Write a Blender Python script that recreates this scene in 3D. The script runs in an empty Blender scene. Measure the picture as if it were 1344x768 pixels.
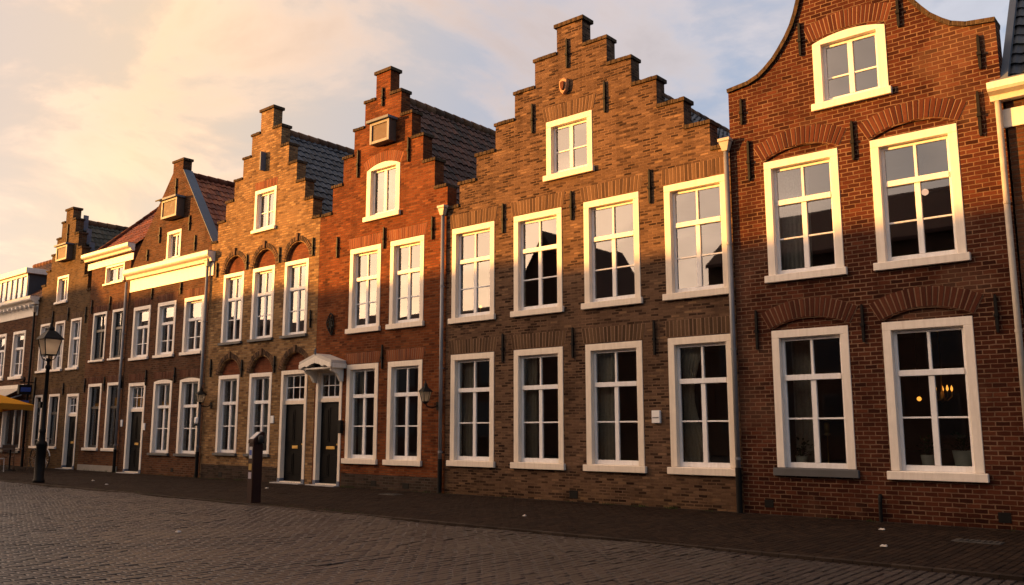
import bpy, math, random
from mathutils import Vector, Matrix
from mathutils.geometry import tessellate_polygon
R = math.radians
rng = random.Random(7)
scn = bpy.context.scene
col = scn.collection

# ------------------------------------------------------------------ materials
def new_mat(name):
    m = bpy.data.materials.new(name); m.use_nodes = True
    nt = m.node_tree; nt.nodes.clear()
    out = nt.nodes.new('ShaderNodeOutputMaterial')
    return m, nt, out

class NB:
    """tiny node-building helper"""
    def __init__(s, nt): s.nt = nt
    def n(s, t, **kw):
        x = s.nt.nodes.new(t)
        for k, v in kw.items(): setattr(x, k, v)
        return x
    def set(s, sock, v):
        if isinstance(v, bpy.types.NodeSocket): s.nt.links.new(v, sock)
        elif isinstance(v, tuple) and len(v) == 3 and sock.type == 'RGBA': sock.default_value = (*v, 1)
        else: sock.default_value = v
    def math(s, op, a, b=0.0, c=None, clamp=False):
        x = s.n('ShaderNodeMath', operation=op, use_clamp=clamp)
        s.set(x.inputs[0], a); s.set(x.inputs[1], b)
        if c is not None: s.set(x.inputs[2], c)
        return x.outputs[0]
    def vmath(s, op, a, b=None):
        x = s.n('ShaderNodeVectorMath', operation=op); s.set(x.inputs[0], a)
        if b is not None: s.set(x.inputs[1], b)
        return x.outputs[0] if op not in ('DOT_PRODUCT', 'LENGTH') else x.outputs['Value']
    def comb(s, x, y, z=0.0):
        c = s.n('ShaderNodeCombineXYZ'); s.set(c.inputs[0], x); s.set(c.inputs[1], y); s.set(c.inputs[2], z); return c.outputs[0]
    def sep(s, v):
        c = s.n('ShaderNodeSeparateXYZ'); s.set(c.inputs[0], v); return c.outputs
    def mix(s, f, a, b, blend='MIX'):
        x = s.n('ShaderNodeMix', data_type='RGBA', blend_type=blend)
        s.set(x.inputs[0], f); s.set(x.inputs[6], a); s.set(x.inputs[7], b); return x.outputs[2]
    def noise(s, v, scale, detail=2, rough=.5, out=0, dist=0.0):
        x = s.n('ShaderNodeTexNoise'); s.set(x.inputs['Vector'], v); x.inputs['Scale'].default_value = scale
        x.inputs['Detail'].default_value = detail; x.inputs['Roughness'].default_value = rough
        x.inputs['Distortion'].default_value = dist; return x.outputs[out]
    def white(s, v, out='Value'):
        x = s.n('ShaderNodeTexWhiteNoise', noise_dimensions='3D'); s.set(x.inputs['Vector'], v); return x.outputs[out]
    def ramp(s, f, stops, interp='LINEAR'):
        x = s.n('ShaderNodeValToRGB'); x.color_ramp.interpolation = interp; s.set(x.inputs[0], f)
        e = x.color_ramp.elements
        while len(e) < len(stops): e.new(0.5)
        for el, (p, c) in zip(e, stops):
            el.position = p; el.color = (*c, 1) if isinstance(c, tuple) else (c, c, c, 1)
        return x.outputs[0]
    def maprange(s, v, a, b, c, d):
        x = s.n('ShaderNodeMapRange'); s.set(x.inputs[0], v)
        for i, k in enumerate((a, b, c, d)): x.inputs[i + 1].default_value = k
        return x.outputs[0]
    def bump(s, h, strength, dist, normal=None):
        x = s.n('ShaderNodeBump'); x.inputs['Strength'].default_value = strength; x.inputs['Distance'].default_value = dist
        s.set(x.inputs['Height'], h)
        if normal is not None: s.set(x.inputs['Normal'], normal)
        return x.outputs[0]
    def bsdf(s, base, rough=.6, metal=0.0, normal=None, spec=.5):
        x = s.n('ShaderNodeBsdfPrincipled'); s.set(x.inputs['Base Color'], base); s.set(x.inputs['Roughness'], rough)
        x.inputs['Metallic'].default_value = metal; x.inputs['Specular IOR Level'].default_value = spec
        if normal is not None: s.set(x.inputs['Normal'], normal)
        return x.outputs[0]

def objco(b): return b.n('ShaderNodeTexCoord').outputs['Object']

def plain(name, c, rough=.5, metal=0.0, var=.12, scale=6.0, bump=.15, spec=.5):
    m, nt, out = new_mat(name); b = NB(nt); co = objco(b)
    n = b.noise(co, scale, 5, .65)
    n2 = b.noise(co, scale * .23, 3, .6)
    f = b.math('ADD', b.math('MULTIPLY', n, .6), b.math('MULTIPLY', n2, .4))
    fac = b.maprange(f, .3, .7, 1 - var, 1 + var)
    colr = b.mix(1.0, c, b.comb(fac, fac, fac), 'MULTIPLY')
    nt.links.new(b.bsdf(colr, b.maprange(n, .3, .7, max(rough - .08, .02), min(rough + .1, 1)), metal, b.bump(n, bump, .004), spec), out.inputs[0])
    return m

def paint(name, c, rough=.45):
    m, nt, out = new_mat(name); b = NB(nt); co = objco(b); X, Y, Z = b.sep(co)
    n = b.noise(co, 5, 5, .65); g = b.noise(co, 38, 4, .7)
    st = b.noise(b.comb(b.math('MULTIPLY', b.math('ADD', X, Y), 16), b.math('MULTIPLY', Z, 1.6), 2.0), 1.0, 5, .65)
    d = b.math('MULTIPLY', b.maprange(st, .45, .75, 0, 1), b.maprange(n, .35, .65, .15, .55))
    f = b.maprange(n, .3, .7, .93, 1.05)
    cc = b.mix(1.0, c, b.comb(f, f, f), 'MULTIPLY')
    cc = b.mix(d, cc, b.mix(1.0, cc, (.62, .57, .5), 'MULTIPLY'))
    chip = b.maprange(b.noise(co, 60, 3, .6), .70, .74, 0, .7)
    cc = b.mix(chip, cc, b.mix(1.0, cc, (.5, .46, .42), 'MULTIPLY'))
    nt.links.new(b.bsdf(cc, b.maprange(g, .3, .7, rough-.05, rough+.15), 0, b.bump(b.math('ADD', b.math('MULTIPLY', st, .6), b.math('MULTIPLY', g, .4)), .25, .004), .4), out.inputs[0])
    return m

def brick(name, stops, mortar, R_=.068, L=.21, ms=.011, stain=.25, bumpd=.010, low=None):
    """Brickwork in stretcher rows over (x+y, z) of the object; every brick takes its own colour."""
    m, nt, out = new_mat(name); b = NB(nt); co = objco(b)
    X, Y, Z = b.sep(co)
    wob = b.noise(co, 9.0, 2, .5, 1)
    wx, wy, wz = b.sep(wob)
    u = b.math('ADD', b.math('ADD', X, Y), b.math('MULTIPLY', b.math('SUBTRACT', wx, .5), .014))
    v = b.math('ADD', Z, b.math('MULTIPLY', b.math('SUBTRACT', wy, .5), .014))
    uv = b.comb(u, v, 0.0)
    bt = b.n('ShaderNodeTexBrick', offset=.5, offset_frequency=2, squash=1.0, squash_frequency=2)
    b.set(bt.inputs['Vector'], uv); bt.inputs['Scale'].default_value = 1
    bt.inputs['Brick Width'].default_value = L; bt.inputs['Row Height'].default_value = R_
    b.set(bt.inputs['Mortar Size'], b.maprange(b.noise(co, 3.1, 3, .6), .3, .7, ms * .55, ms * 1.35)); bt.inputs['Mortar Smooth'].default_value = .35
    mort = bt.outputs['Fac']
    row = b.math('FLOOR', b.math('DIVIDE', v, R_))
    odd = b.math('MODULO', b.math('ABSOLUTE', row), 2.0)
    off = b.math('MULTIPLY', b.math('SUBTRACT', 1.0, odd), .5)
    cell = b.math('FLOOR', b.math('ADD', b.math('DIVIDE', u, L), off))
    rnd = b.white(b.comb(cell, row, 3.7))
    rnd2 = b.white(b.comb(cell, row, 9.1))
    c = b.ramp(rnd, [(p, tuple(k*BR for k in q)) for p, q in stops])
    fine = b.noise(co, 55.0, 4, .7)
    c = b.mix(b.maprange(fine, .3, .75, 0.0, .5), c, b.mix(1.0, c, (.45, .42, .4), 'MULTIPLY'))
    big = b.noise(co, .55, 5, .65, 0, .4)
    med = b.noise(co, 2.3, 4, .6)
    f = b.math('ADD', b.math('MULTIPLY', big, .6), b.math('MULTIPLY', med, .4))
    sf = b.maprange(f, .36, .64, 1 - stain, 1 + stain)
    c = b.mix(1.0, c, b.comb(sf, sf, sf), 'MULTIPLY')
    mc = b.mix(b.maprange(b.noise(co, 1.7, 4, .6), .35, .65, 0, 1), mortar, tuple(k * .55 for k in mortar))
    c = b.mix(mort, c, mc)
    # soot washed down the wall in streaks, and patches that were repointed
    st = b.noise(b.comb(b.math('MULTIPLY', b.math('ADD', X, Y), 2.6), b.math('MULTIPLY', Z, .28), 4.0), 1.0, 4, .6)
    c = b.mix(b.maprange(st, .52, .68, 0, .5), c, b.mix(1.0, c, (.5, .47, .45), 'MULTIPLY'))
    pt = b.noise(b.vmath('ADD', co, (7.0, 3.0, 1.0)), .8, 3, .55)
    c = b.mix(b.maprange(pt, .58, .66, 0, .35), c, b.mix(.5, b.mix(1.0, c, (1.5, 1.45, 1.4), 'MULTIPLY'), mortar))
    if low:                                  # lowest courses darker and slightly yellower, in uneven patches
        d = b.math('MULTIPLY', b.maprange(Z, low[0], low[1], 1.0, 0.0), b.maprange(med, .3, .7, .35, 1.0))
        c = b.mix(d, c, b.mix(1.0, c, low[2], 'MULTIPLY'))
    h = b.math('ADD', b.math('SUBTRACT', 1.0, mort), b.math('ADD', b.math('MULTIPLY', fine, .35), b.math('MULTIPLY', rnd2, .45)))
    nt.links.new(b.bsdf(c, .9, 0, b.bump(h, 1.0, bumpd), .08), out.inputs[0])
    return m

def island(name, stops, rough=.8, bump=.5):
    m, nt, out = new_mat(name); b = NB(nt); co = objco(b)
    stops = [(p, tuple(k*(1.0 if 'brick' in name else 1) for k in q)) for p, q in stops]
    g = b.n('ShaderNodeNewGeometry').outputs['Random Per Island']
    n = b.noise(co, 45, 4, .7); n2 = b.noise(co, 1.5, 4, .6)
    c = b.ramp(g, stops)
    s = b.math('ADD', b.math('MULTIPLY', n, .7), b.math('MULTIPLY', n2, .6))
    sf = b.maprange(s, .35, .95, .65, 1.25)
    c = b.mix(1.0, c, b.comb(sf, sf, sf), 'MULTIPLY')
    nt.links.new(b.bsdf(c, rough, 0, b.bump(n, bump, .006), .1), out.inputs[0])
    return m

def tiles(name, stops, rough=.7, spec=.35):
    m, nt, out = new_mat(name); b = NB(nt); co = objco(b)
    uv = b.n('ShaderNodeTexCoord').outputs['UV']
    U, V, W = b.sep(uv)
    r = b.white(b.comb(b.math('FLOOR', U), b.math('FLOOR', V), 1.3))
    c = b.ramp(r, stops)
    n = b.noise(co, 14, 5, .7); n2 = b.noise(co, 1.1, 4, .6)
    s = b.maprange(b.math('ADD', b.math('MULTIPLY', n, .5), b.math('MULTIPLY', n2, .5)), .35, .65, .6, 1.3)
    c = b.mix(1.0, c, b.comb(s, s, s), 'MULTIPLY')
    moss = b.maprange(b.noise(co, 3.5, 5, .75), .56, .68, 0, .6)
    c = b.mix(moss, c, (.045, .05, .025))
    nt.links.new(b.bsdf(c, rough, 0, b.bump(n, .4, .01), spec), out.inputs[0])
    return m

def glass(name):
    m, nt, out = new_mat(name); b = NB(nt); co = objco(b)
    fr = b.n('ShaderNodeFresnel'); fr.inputs['IOR'].default_value = 1.6
    fac = b.math('ADD', .115, b.math('MULTIPLY', fr.outputs[0], .9), clamp=True)
    nrm = b.bump(b.noise(co, 1.3, 1, .4), .012, .03)
    g = b.n('ShaderNodeBsdfGlossy'); g.inputs['Roughness'].default_value = .012; g.inputs['Color'].default_value = (.97, .98, 1, 1)
    nt.links.new(nrm, g.inputs['Normal'])
    t = b.n('ShaderNodeBsdfTransparent'); t.inputs['Color'].default_value = (.86, .88, .86, 1)
    mx = b.n('ShaderNodeMixShader'); nt.links.new(fac, mx.inputs[0]); nt.links.new(t.outputs[0], mx.inputs[1]); nt.links.new(g.outputs[0], mx.inputs[2])
    nt.links.new(mx.outputs[0], out.inputs[0]); return m

def clear(name):
    m, nt, out = new_mat(name); b = NB(nt); t = b.n('ShaderNodeBsdfTransparent'); t.inputs['Color'].default_value = (.97, .98, .97, 1)
    nt.links.new(t.outputs[0], out.inputs[0]); return m
def lampglass(name, tint):
    m, nt, out = new_mat(name); b = NB(nt)
    t = b.n('ShaderNodeBsdfTransparent'); t.inputs['Color'].default_value = (*tint, 1)
    d = b.n('ShaderNodeBsdfTranslucent'); d.inputs['Color'].default_value = (.9, .84, .74, 1)
    g = b.n('ShaderNodeBsdfGlossy'); g.inputs['Roughness'].default_value = .1
    m1 = b.n('ShaderNodeMixShader'); m1.inputs[0].default_value = .9; nt.links.new(t.outputs[0], m1.inputs[1]); nt.links.new(d.outputs[0], m1.inputs[2])
    m2 = b.n('ShaderNodeMixShader'); m2.inputs[0].default_value = .2; nt.links.new(m1.outputs[0], m2.inputs[1]); nt.links.new(g.outputs[0], m2.inputs[2])
    nt.links.new(m2.outputs[0], out.inputs[0]); return m

def emit(name, c, s):
    m, nt, out = new_mat(name); b = NB(nt); e = b.n('ShaderNodeEmission'); e.inputs[0].default_value = (*c, 1); e.inputs[1].default_value = s
    nt.links.new(e.outputs[0], out.inputs[0]); return m

def cloth(name, c, trans=.35):
    m, nt, out = new_mat(name); b = NB(nt); co = objco(b)
    n = b.noise(co, 30, 3, .6); f = b.maprange(n, .3, .7, .85, 1.1)
    cc = b.mix(1.0, c, b.comb(f, f, f), 'MULTIPLY')
    d = b.bsdf(cc, .9, 0, b.bump(n, .2, .003), .1)
    t = b.n('ShaderNodeBsdfTranslucent'); b.set(t.inputs[0], cc)
    mx = b.n('ShaderNodeMixShader'); mx.inputs[0].default_value = trans
    nt.links.new(d, mx.inputs[1]); nt.links.new(t.outputs[0], mx.inputs[2]); nt.links.new(mx.outputs[0], out.inputs[0]); return m

def paver(name, stops, joint, row, length, ms, rough, bumpd, swap=True, extra=None):
    m, nt, out = new_mat(name); b = NB(nt); co = objco(b)
    X, Y, Z = b.sep(co)
    wx, wy, wz = b.sep(b.noise(co, 1.6, 3, .6, 1))
    jx, jy, jz = b.sep(b.noise(co, 11.0, 2, .5, 1))
    X = b.math('ADD', X, b.math('ADD', b.math('MULTIPLY', b.math('SUBTRACT', wx, .5), .11), b.math('MULTIPLY', b.math('SUBTRACT', jx, .5), .02)))
    Y = b.math('ADD', Y, b.math('ADD', b.math('MULTIPLY', b.math('SUBTRACT', wy, .5), .08), b.math('MULTIPLY', b.math('SUBTRACT', jy, .5), .02)))
    u, v = (Y, X) if swap else (X, Y)
    bt = b.n('ShaderNodeTexBrick', offset=.5, offset_frequency=2, squash=1.0, squash_frequency=2)
    b.set(bt.inputs['Vector'], b.comb(u, v, 0.0)); bt.inputs['Scale'].default_value = 1
    bt.inputs['Brick Width'].default_value = length; bt.inputs['Row Height'].default_value = row
    bt.inputs['Mortar Size'].default_value = ms; bt.inputs['Mortar Smooth'].default_value = .6
    mort = bt.outputs['Fac']
    rw = b.math('FLOOR', b.math('DIVIDE', v, row))
    off = b.math('MULTIPLY', b.math('SUBTRACT', 1.0, b.math('MODULO', b.math('ABSOLUTE', rw), 2.0)), .5)
    cell = b.math('FLOOR', b.math('ADD', b.math('DIVIDE', u, length), off))
    rnd = b.white(b.comb(cell, rw, 5.2)); rnd2 = b.white(b.comb(cell, rw, 8.8)); rnd3 = b.white(b.comb(cell, rw, 2.1))
    c = b.ramp(rnd, stops)
    fine = b.noise(co, 40, 4, .7); big = b.noise(co, .35, 5, .6)
    f = b.maprange(b.math('ADD', b.math('MULTIPLY', fine, .4), b.math('MULTIPLY', big, .6)), .36, .64, .65, 1.35)
    c = b.mix(1.0, c, b.comb(f, f, f), 'MULTIPLY')
    c = b.mix(mort, c, joint)
    if extra: c = extra(b, co, c)
    # every stone sits a little higher or lower and slightly tilted
    fu = b.math('SUBTRACT', b.math('FRACT', b.math('ADD', b.math('DIVIDE', u, length), off)), .5)
    fv = b.math('SUBTRACT', b.math('FRACT', b.math('DIVIDE', v, row)), .5)
    tilt = b.math('ADD', b.math('MULTIPLY', fu, b.math('SUBTRACT', rnd2, .5)), b.math('MULTIPLY', fv, b.math('SUBTRACT', rnd3, .5)))
    crown = b.math('MULTIPLY', b.math('ADD', b.math('MULTIPLY', fu, fu), b.math('MULTIPLY', fv, fv)), -.9)
    h = b.math('ADD', b.math('SUBTRACT', 1.0, mort), b.math('ADD', b.math('MULTIPLY', tilt, 1.0), b.math('ADD', crown, b.math('MULTIPLY', fine, .25))))
    sp = .5 if 'street' in name else .12
    rg = b.maprange(b.math('ADD', b.math('MULTIPLY', rnd2, .5), b.math('MULTIPLY', fine, .5)), .2, .8, rough - .1, rough + .14)
    nt.links.new(b.bsdf(c, rg, 0, b.bump(h, 1.0, bumpd), sp), out.inputs[0])
    return m

BR = .9
M = {}
M['brick_far'] = brick('brick_dull_red', [(0, (.07, .030, .018)), (.5, (.115, .046, .024)), (1, (.15, .066, .034))], (.12, .085, .06), .066, .21, .010)
M['brick_olive'] = brick('brick_olive_brown', [(0, (.075, .043, .020)), (.5, (.12, .066, .028)), (1, (.16, .09, .04))], (.14, .1, .065), .066, .21, .010)
M['brick_russet'] = brick('brick_russet', [(0, (.085, .032, .018)), (.5, (.135, .05, .022)), (1, (.17, .07, .03))], (.13, .09, .06), .066, .21, .009)
M['brick_maroon'] = brick('brick_maroon', [(0, (.065, .028, .016)), (.5, (.105, .042, .021)), (1, (.145, .062, .03))], (.12, .08, .055), .066, .21, .010)
M['brick_buff'] = brick('brick_buff', [(0, (.12, .064, .032)), (.3, (.25, .14, .062)), (.75, (.33, .19, .085)), (1, (.41, .26, .12))], (.23, .15, .085), .07, .19, .013, .25)
M['brick_orange'] = brick('brick_orange', [(0, (.08, .022, .009)), (.3, (.155, .041, .014)), (.75, (.20, .056, .018)), (1, (.26, .085, .03))], (.16, .07, .033), .062, .19, .010, .22)
M['brick_brown'] = brick('brick_brown', [(0, (.03, .017, .012)), (.22, (.065, .037, .025)), (.4, (.12, .069, .044)), (.7, (.15, .087, .055)), (.9, (.185, .11, .07)), (1, (.25, .15, .085))], (.18, .108, .066), .054, .175, .010, .3, .013,
                         (.0, .75, (.72, .70, .6)))
M['brick_red'] = brick('brick_deep_red', [(0, (.032, .0095, .006)), (.25, (.06, .0175, .010)), (.8, (.085, .025, .0135)), (1, (.12, .039, .021))], (.21, .125, .08), .068, .185, .009, .24, .013,
                       (.0, .6, (.55, .52, .46)))
M['brick_dark'] = brick('brick_dark_plinth', [(0, (.03, .022, .018)), (.5, (.055, .036, .028)), (1, (.08, .05, .038))], (.075, .06, .045), .062, .2, .009)
M['vous_brown'] = island('lintel_bricks_brown', [(0, (.06, .034, .02)), (.5, (.10, .057, .032)), (1, (.14, .082, .046))])
M['vous_red'] = island('lintel_bricks_red', [(0, (.05, .014, .008)), (.5, (.085, .025, .0135)), (1, (.11, .036, .019))])
M['vous_orange'] = island('lintel_bricks_orange', [(0, (.13, .04, .02)), (.5, (.2, .06, .024)), (1, (.25, .085, .032))])
M['vous_arch'] = island('arch_bricks_dark', [(0, (.045, .028, .02)), (.5, (.09, .05, .03)), (1, (.14, .075, .04))])
M['tympanum'] = brick('brick_red_infill', [(0, (.13, .04, .022)), (.5, (.19, .055, .026)), (1, (.22, .075, .035))], (.15, .07, .04), .062, .2, .006, .2, .006)
M['mortar'] = plain('lime_mortar', (.25, .155, .10), .9, 0, .25, 20, .4, .1)
M['coping'] = brick('coping_bricks', [(0, (.04, .028, .018)), (.5, (.075, .048, .028)), (1, (.11, .07, .04))], (.1, .075, .05), .2, .062, .008)
M['lead'] = plain('lead_flashing', (.11, .125, .155), .6, .0, .2, 5, .3, .25)
M['cream'] = paint('cream_frame_paint', (.78, .68, .57))
M['cream_white'] = paint('off_white_frame_paint', (.80, .72, .64))
M['sash'] = paint('white_sash_paint', (.8, .79, .80))
M['greytrim'] = plain('weathered_grey_trim', (.17, .155, .16), .6, 0, .2, 8, .2)
M['oldwhite'] = plain('weathered_white_lead', (.5, .46, .42), .6, 0, .15, 5, .2)
M['fascia'] = paint('white_cornice_paint', (.76, .70, .62))
M['darksill'] = plain('bluestone_sill', (.07, .07, .075), .6, 0, .2, 8, .2)
M['stucco'] = plain('grey_plinth_render', (.26, .23, .2), .85, 0, .2, 3, .3)
M['blackpaint'] = plain('black_door_paint', (.004, .004, .0045), .42, 0, .2, 7, .05, .1)
M['darkpaint'] = plain('dark_sash_paint', (.02, .017, .016), .35, 0, .2, 7, .05)
M['oldwood'] = plain('weathered_brown_board', (.09, .055, .037), .75, 0, .3, 14, .4)
M['iron'] = plain('black_wrought_iron', (.006, .0055, .0055), .6, .0, .3, 30, .4, .15)
M['pipe'] = plain('zinc_downpipe', (.2, .2, .215), .45, .25, .25, 4, .15)
M['pipe_cream'] = plain('cream_hopper_paint', (.40, .35, .29), .55, 0, .2, 6, .15)
M['brass'] = plain('polished_brass', (.6, .4, .13), .48, 1.0, .15, 20, .1)
M['room'] = plain('room_plaster', (.2, .15, .11), .9, 0, .2, 1.5, .1)
M['roomfloor'] = plain('room_floorboards', (.07, .045, .03), .6, 0, .2, 3, .1)
M['stone'] = plain('threshold_stone', (.3, .29, .29), .8, 0, .2, 9, .3)
M['bluestone'] = plain('blue_grey_stone', (.10, .12, .17), .6, 0, .2, 9, .2)
M['shield'] = plain('terracotta_crest', (.42, .2, .1), .7, 0, .3, 18, .4)
M['tile_red'] = tiles('red_clay_pantile', [(0, (.14, .04, .02)), (.5, (.26, .072, .03)), (1, (.34, .105, .042))])
M['tile_brown'] = tiles('brown_clay_pantile', [(0, (.03, .015, .010)), (.5, (.07, .028, .017)), (1, (.12, .046, .026))])
M['tile_slate'] = tiles('blue_glazed_pantile', [(0, (.015, .018, .026)), (.5, (.028, .034, .046)), (1, (.05, .058, .075))], .5, .4)
M['tile_olive'] = tiles('mossy_grey_pantile', [(0, (.04, .035, .025)), (.5, (.065, .058, .04)), (1, (.09, .075, .05))])
M['glass'] = glass('window_glass'); M['clear'] = clear('clear_glass_inner_face')
M['lampglass'] = lampglass('lantern_glass', (.9, .84, .74))
M['flame'] = emit('warm_bulb', (1, .36, .05), .75)
M['glow'] = emit('soft_pink_bulb', (1, .55, .35), .45)
M['curtain'] = cloth('linen_curtain', (.8, .74, .63))
M['curtain_grey'] = cloth('grey_net_curtain', (.68, .68, .66), .45)
M['blind'] = cloth('cream_blind', (.62, .55, .42), .3)
M['canvas_yellow'] = cloth('ochre_canvas', (.72, .34, .03), .3)
M['canvas_cream'] = cloth('cream_canvas', (.62, .56, .48), .25)
M['canvas_red'] = cloth('ochre_valance', (.42, .19, .025), .2)
M['pot'] = plain('pale_glazed_pot', (.68, .7, .62), .35, 0, .12, 7, .1)
M['leaf'] = island('houseplant_leaf', [(0, (.02, .04, .012)), (.5, (.035, .075, .02)), (1, (.06, .11, .03))], .5, .1)
M['soil'] = plain('potting_soil', (.03, .02, .014), .95, 0, .3, 30, .5)
M['postwood'] = plain('dark_red_steel', (.026, .009, .0065), .55, .0, .2, 6, .15, .15)
M['signwhite'] = plain('white_enamel', (.78, .77, .76), .35, 0, .05, 9, .05)
M['signgrey'] = plain('dull_white_panel', (.42, .41, .41), .4, 0, .1, 9, .05)
M['signblue'] = plain('blue_enamel', (.02, .06, .3), .35, 0, .1, 9, .05)
M['signyellow'] = plain('yellow_sticker', (.3, .18, .03), .5, 0, .15, 20, .05)
M['signlilac'] = plain('pale_lilac_sticker', (.32, .29, .36), .5, 0, .15, 20, .05)
M['rubber'] = plain('black_rubber', (.013, .013, .013), .8, 0, .2, 20, .2)
M['steel'] = plain('brushed_steel', (.55, .54, .53), .3, 1, .15, 20, .1)
M['chairwhite'] = plain('white_metal_tube', (.6, .58, .55), .4, 0, .1, 12, .1)
M['chairbrown'] = plain('brown_rattan', (.11, .06, .035), .7, 0, .25, 30, .5)
M['paper'] = plain('pale_paper', (.6, .56, .52), .8, 0, .1, 20, .2)
M['grating'] = plain('cast_iron_cover', (.035, .032, .03), .55, .3, .3, 14, .4)
M['weed'] = island('weed_blades', [(0, (.02, .03, .01)), (.5, (.035, .05, .015)), (1, (.05, .065, .02))], .7, .1)
M['dormer'] = plain('slate_cheek', (.035, .036, .042), .6, 0, .25, 6, .2)
def walkextra(b, co, c):
    X, Y, Z = b.sep(co)
    g = b.math('MULTIPLY', b.maprange(Y, -1.6, .0, 0, 1), b.maprange(b.noise(co, 1.2, 5, .7), .35, .65, .2, 1))
    return b.mix(b.math('MULTIPLY', g, .6), c, (.032, .034, .014))
M['street'] = paver('street_clinkers', [(0, (.022, .016, .014)), (.5, (.036, .026, .022)), (1, (.056, .040, .033))], (.012, .009, .008), .098, .205, .011, .5, .014)
M['sett'] = island('street_setts', [(0, (.009, .0048, .0042)), (.4, (.0145, .0082, .0072)), (.8, (.020, .0115, .010)), (1, (.030, .0185, .0165))], .44, .5)
M['sett'].node_tree.nodes['Principled BSDF'].inputs['Specular IOR Level'].default_value = .5
M['walkbrick'] = island('pavement_clinkers', [(0, (.011, .006, .004)), (.5, (.0185, .0102, .0064)), (1, (.028, .016, .010))], .8, .5)
M['walk'] = paver('pavement_bricks', [(0, (.007, .0034, .002)), (.5, (.0115, .0056, .0032)), (1, (.017, .009, .005))], (.014, .010, .007), .085, .2, .007, .75, .006, True, walkextra)
M['kerb'] = paver('kerb_bricks', [(0, (.018, .012, .009)), (.5, (.03, .021, .016)), (1, (.045, .033, .026))], (.01, .007, .006), .2, .2, .008, .7, .005, False)

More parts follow.
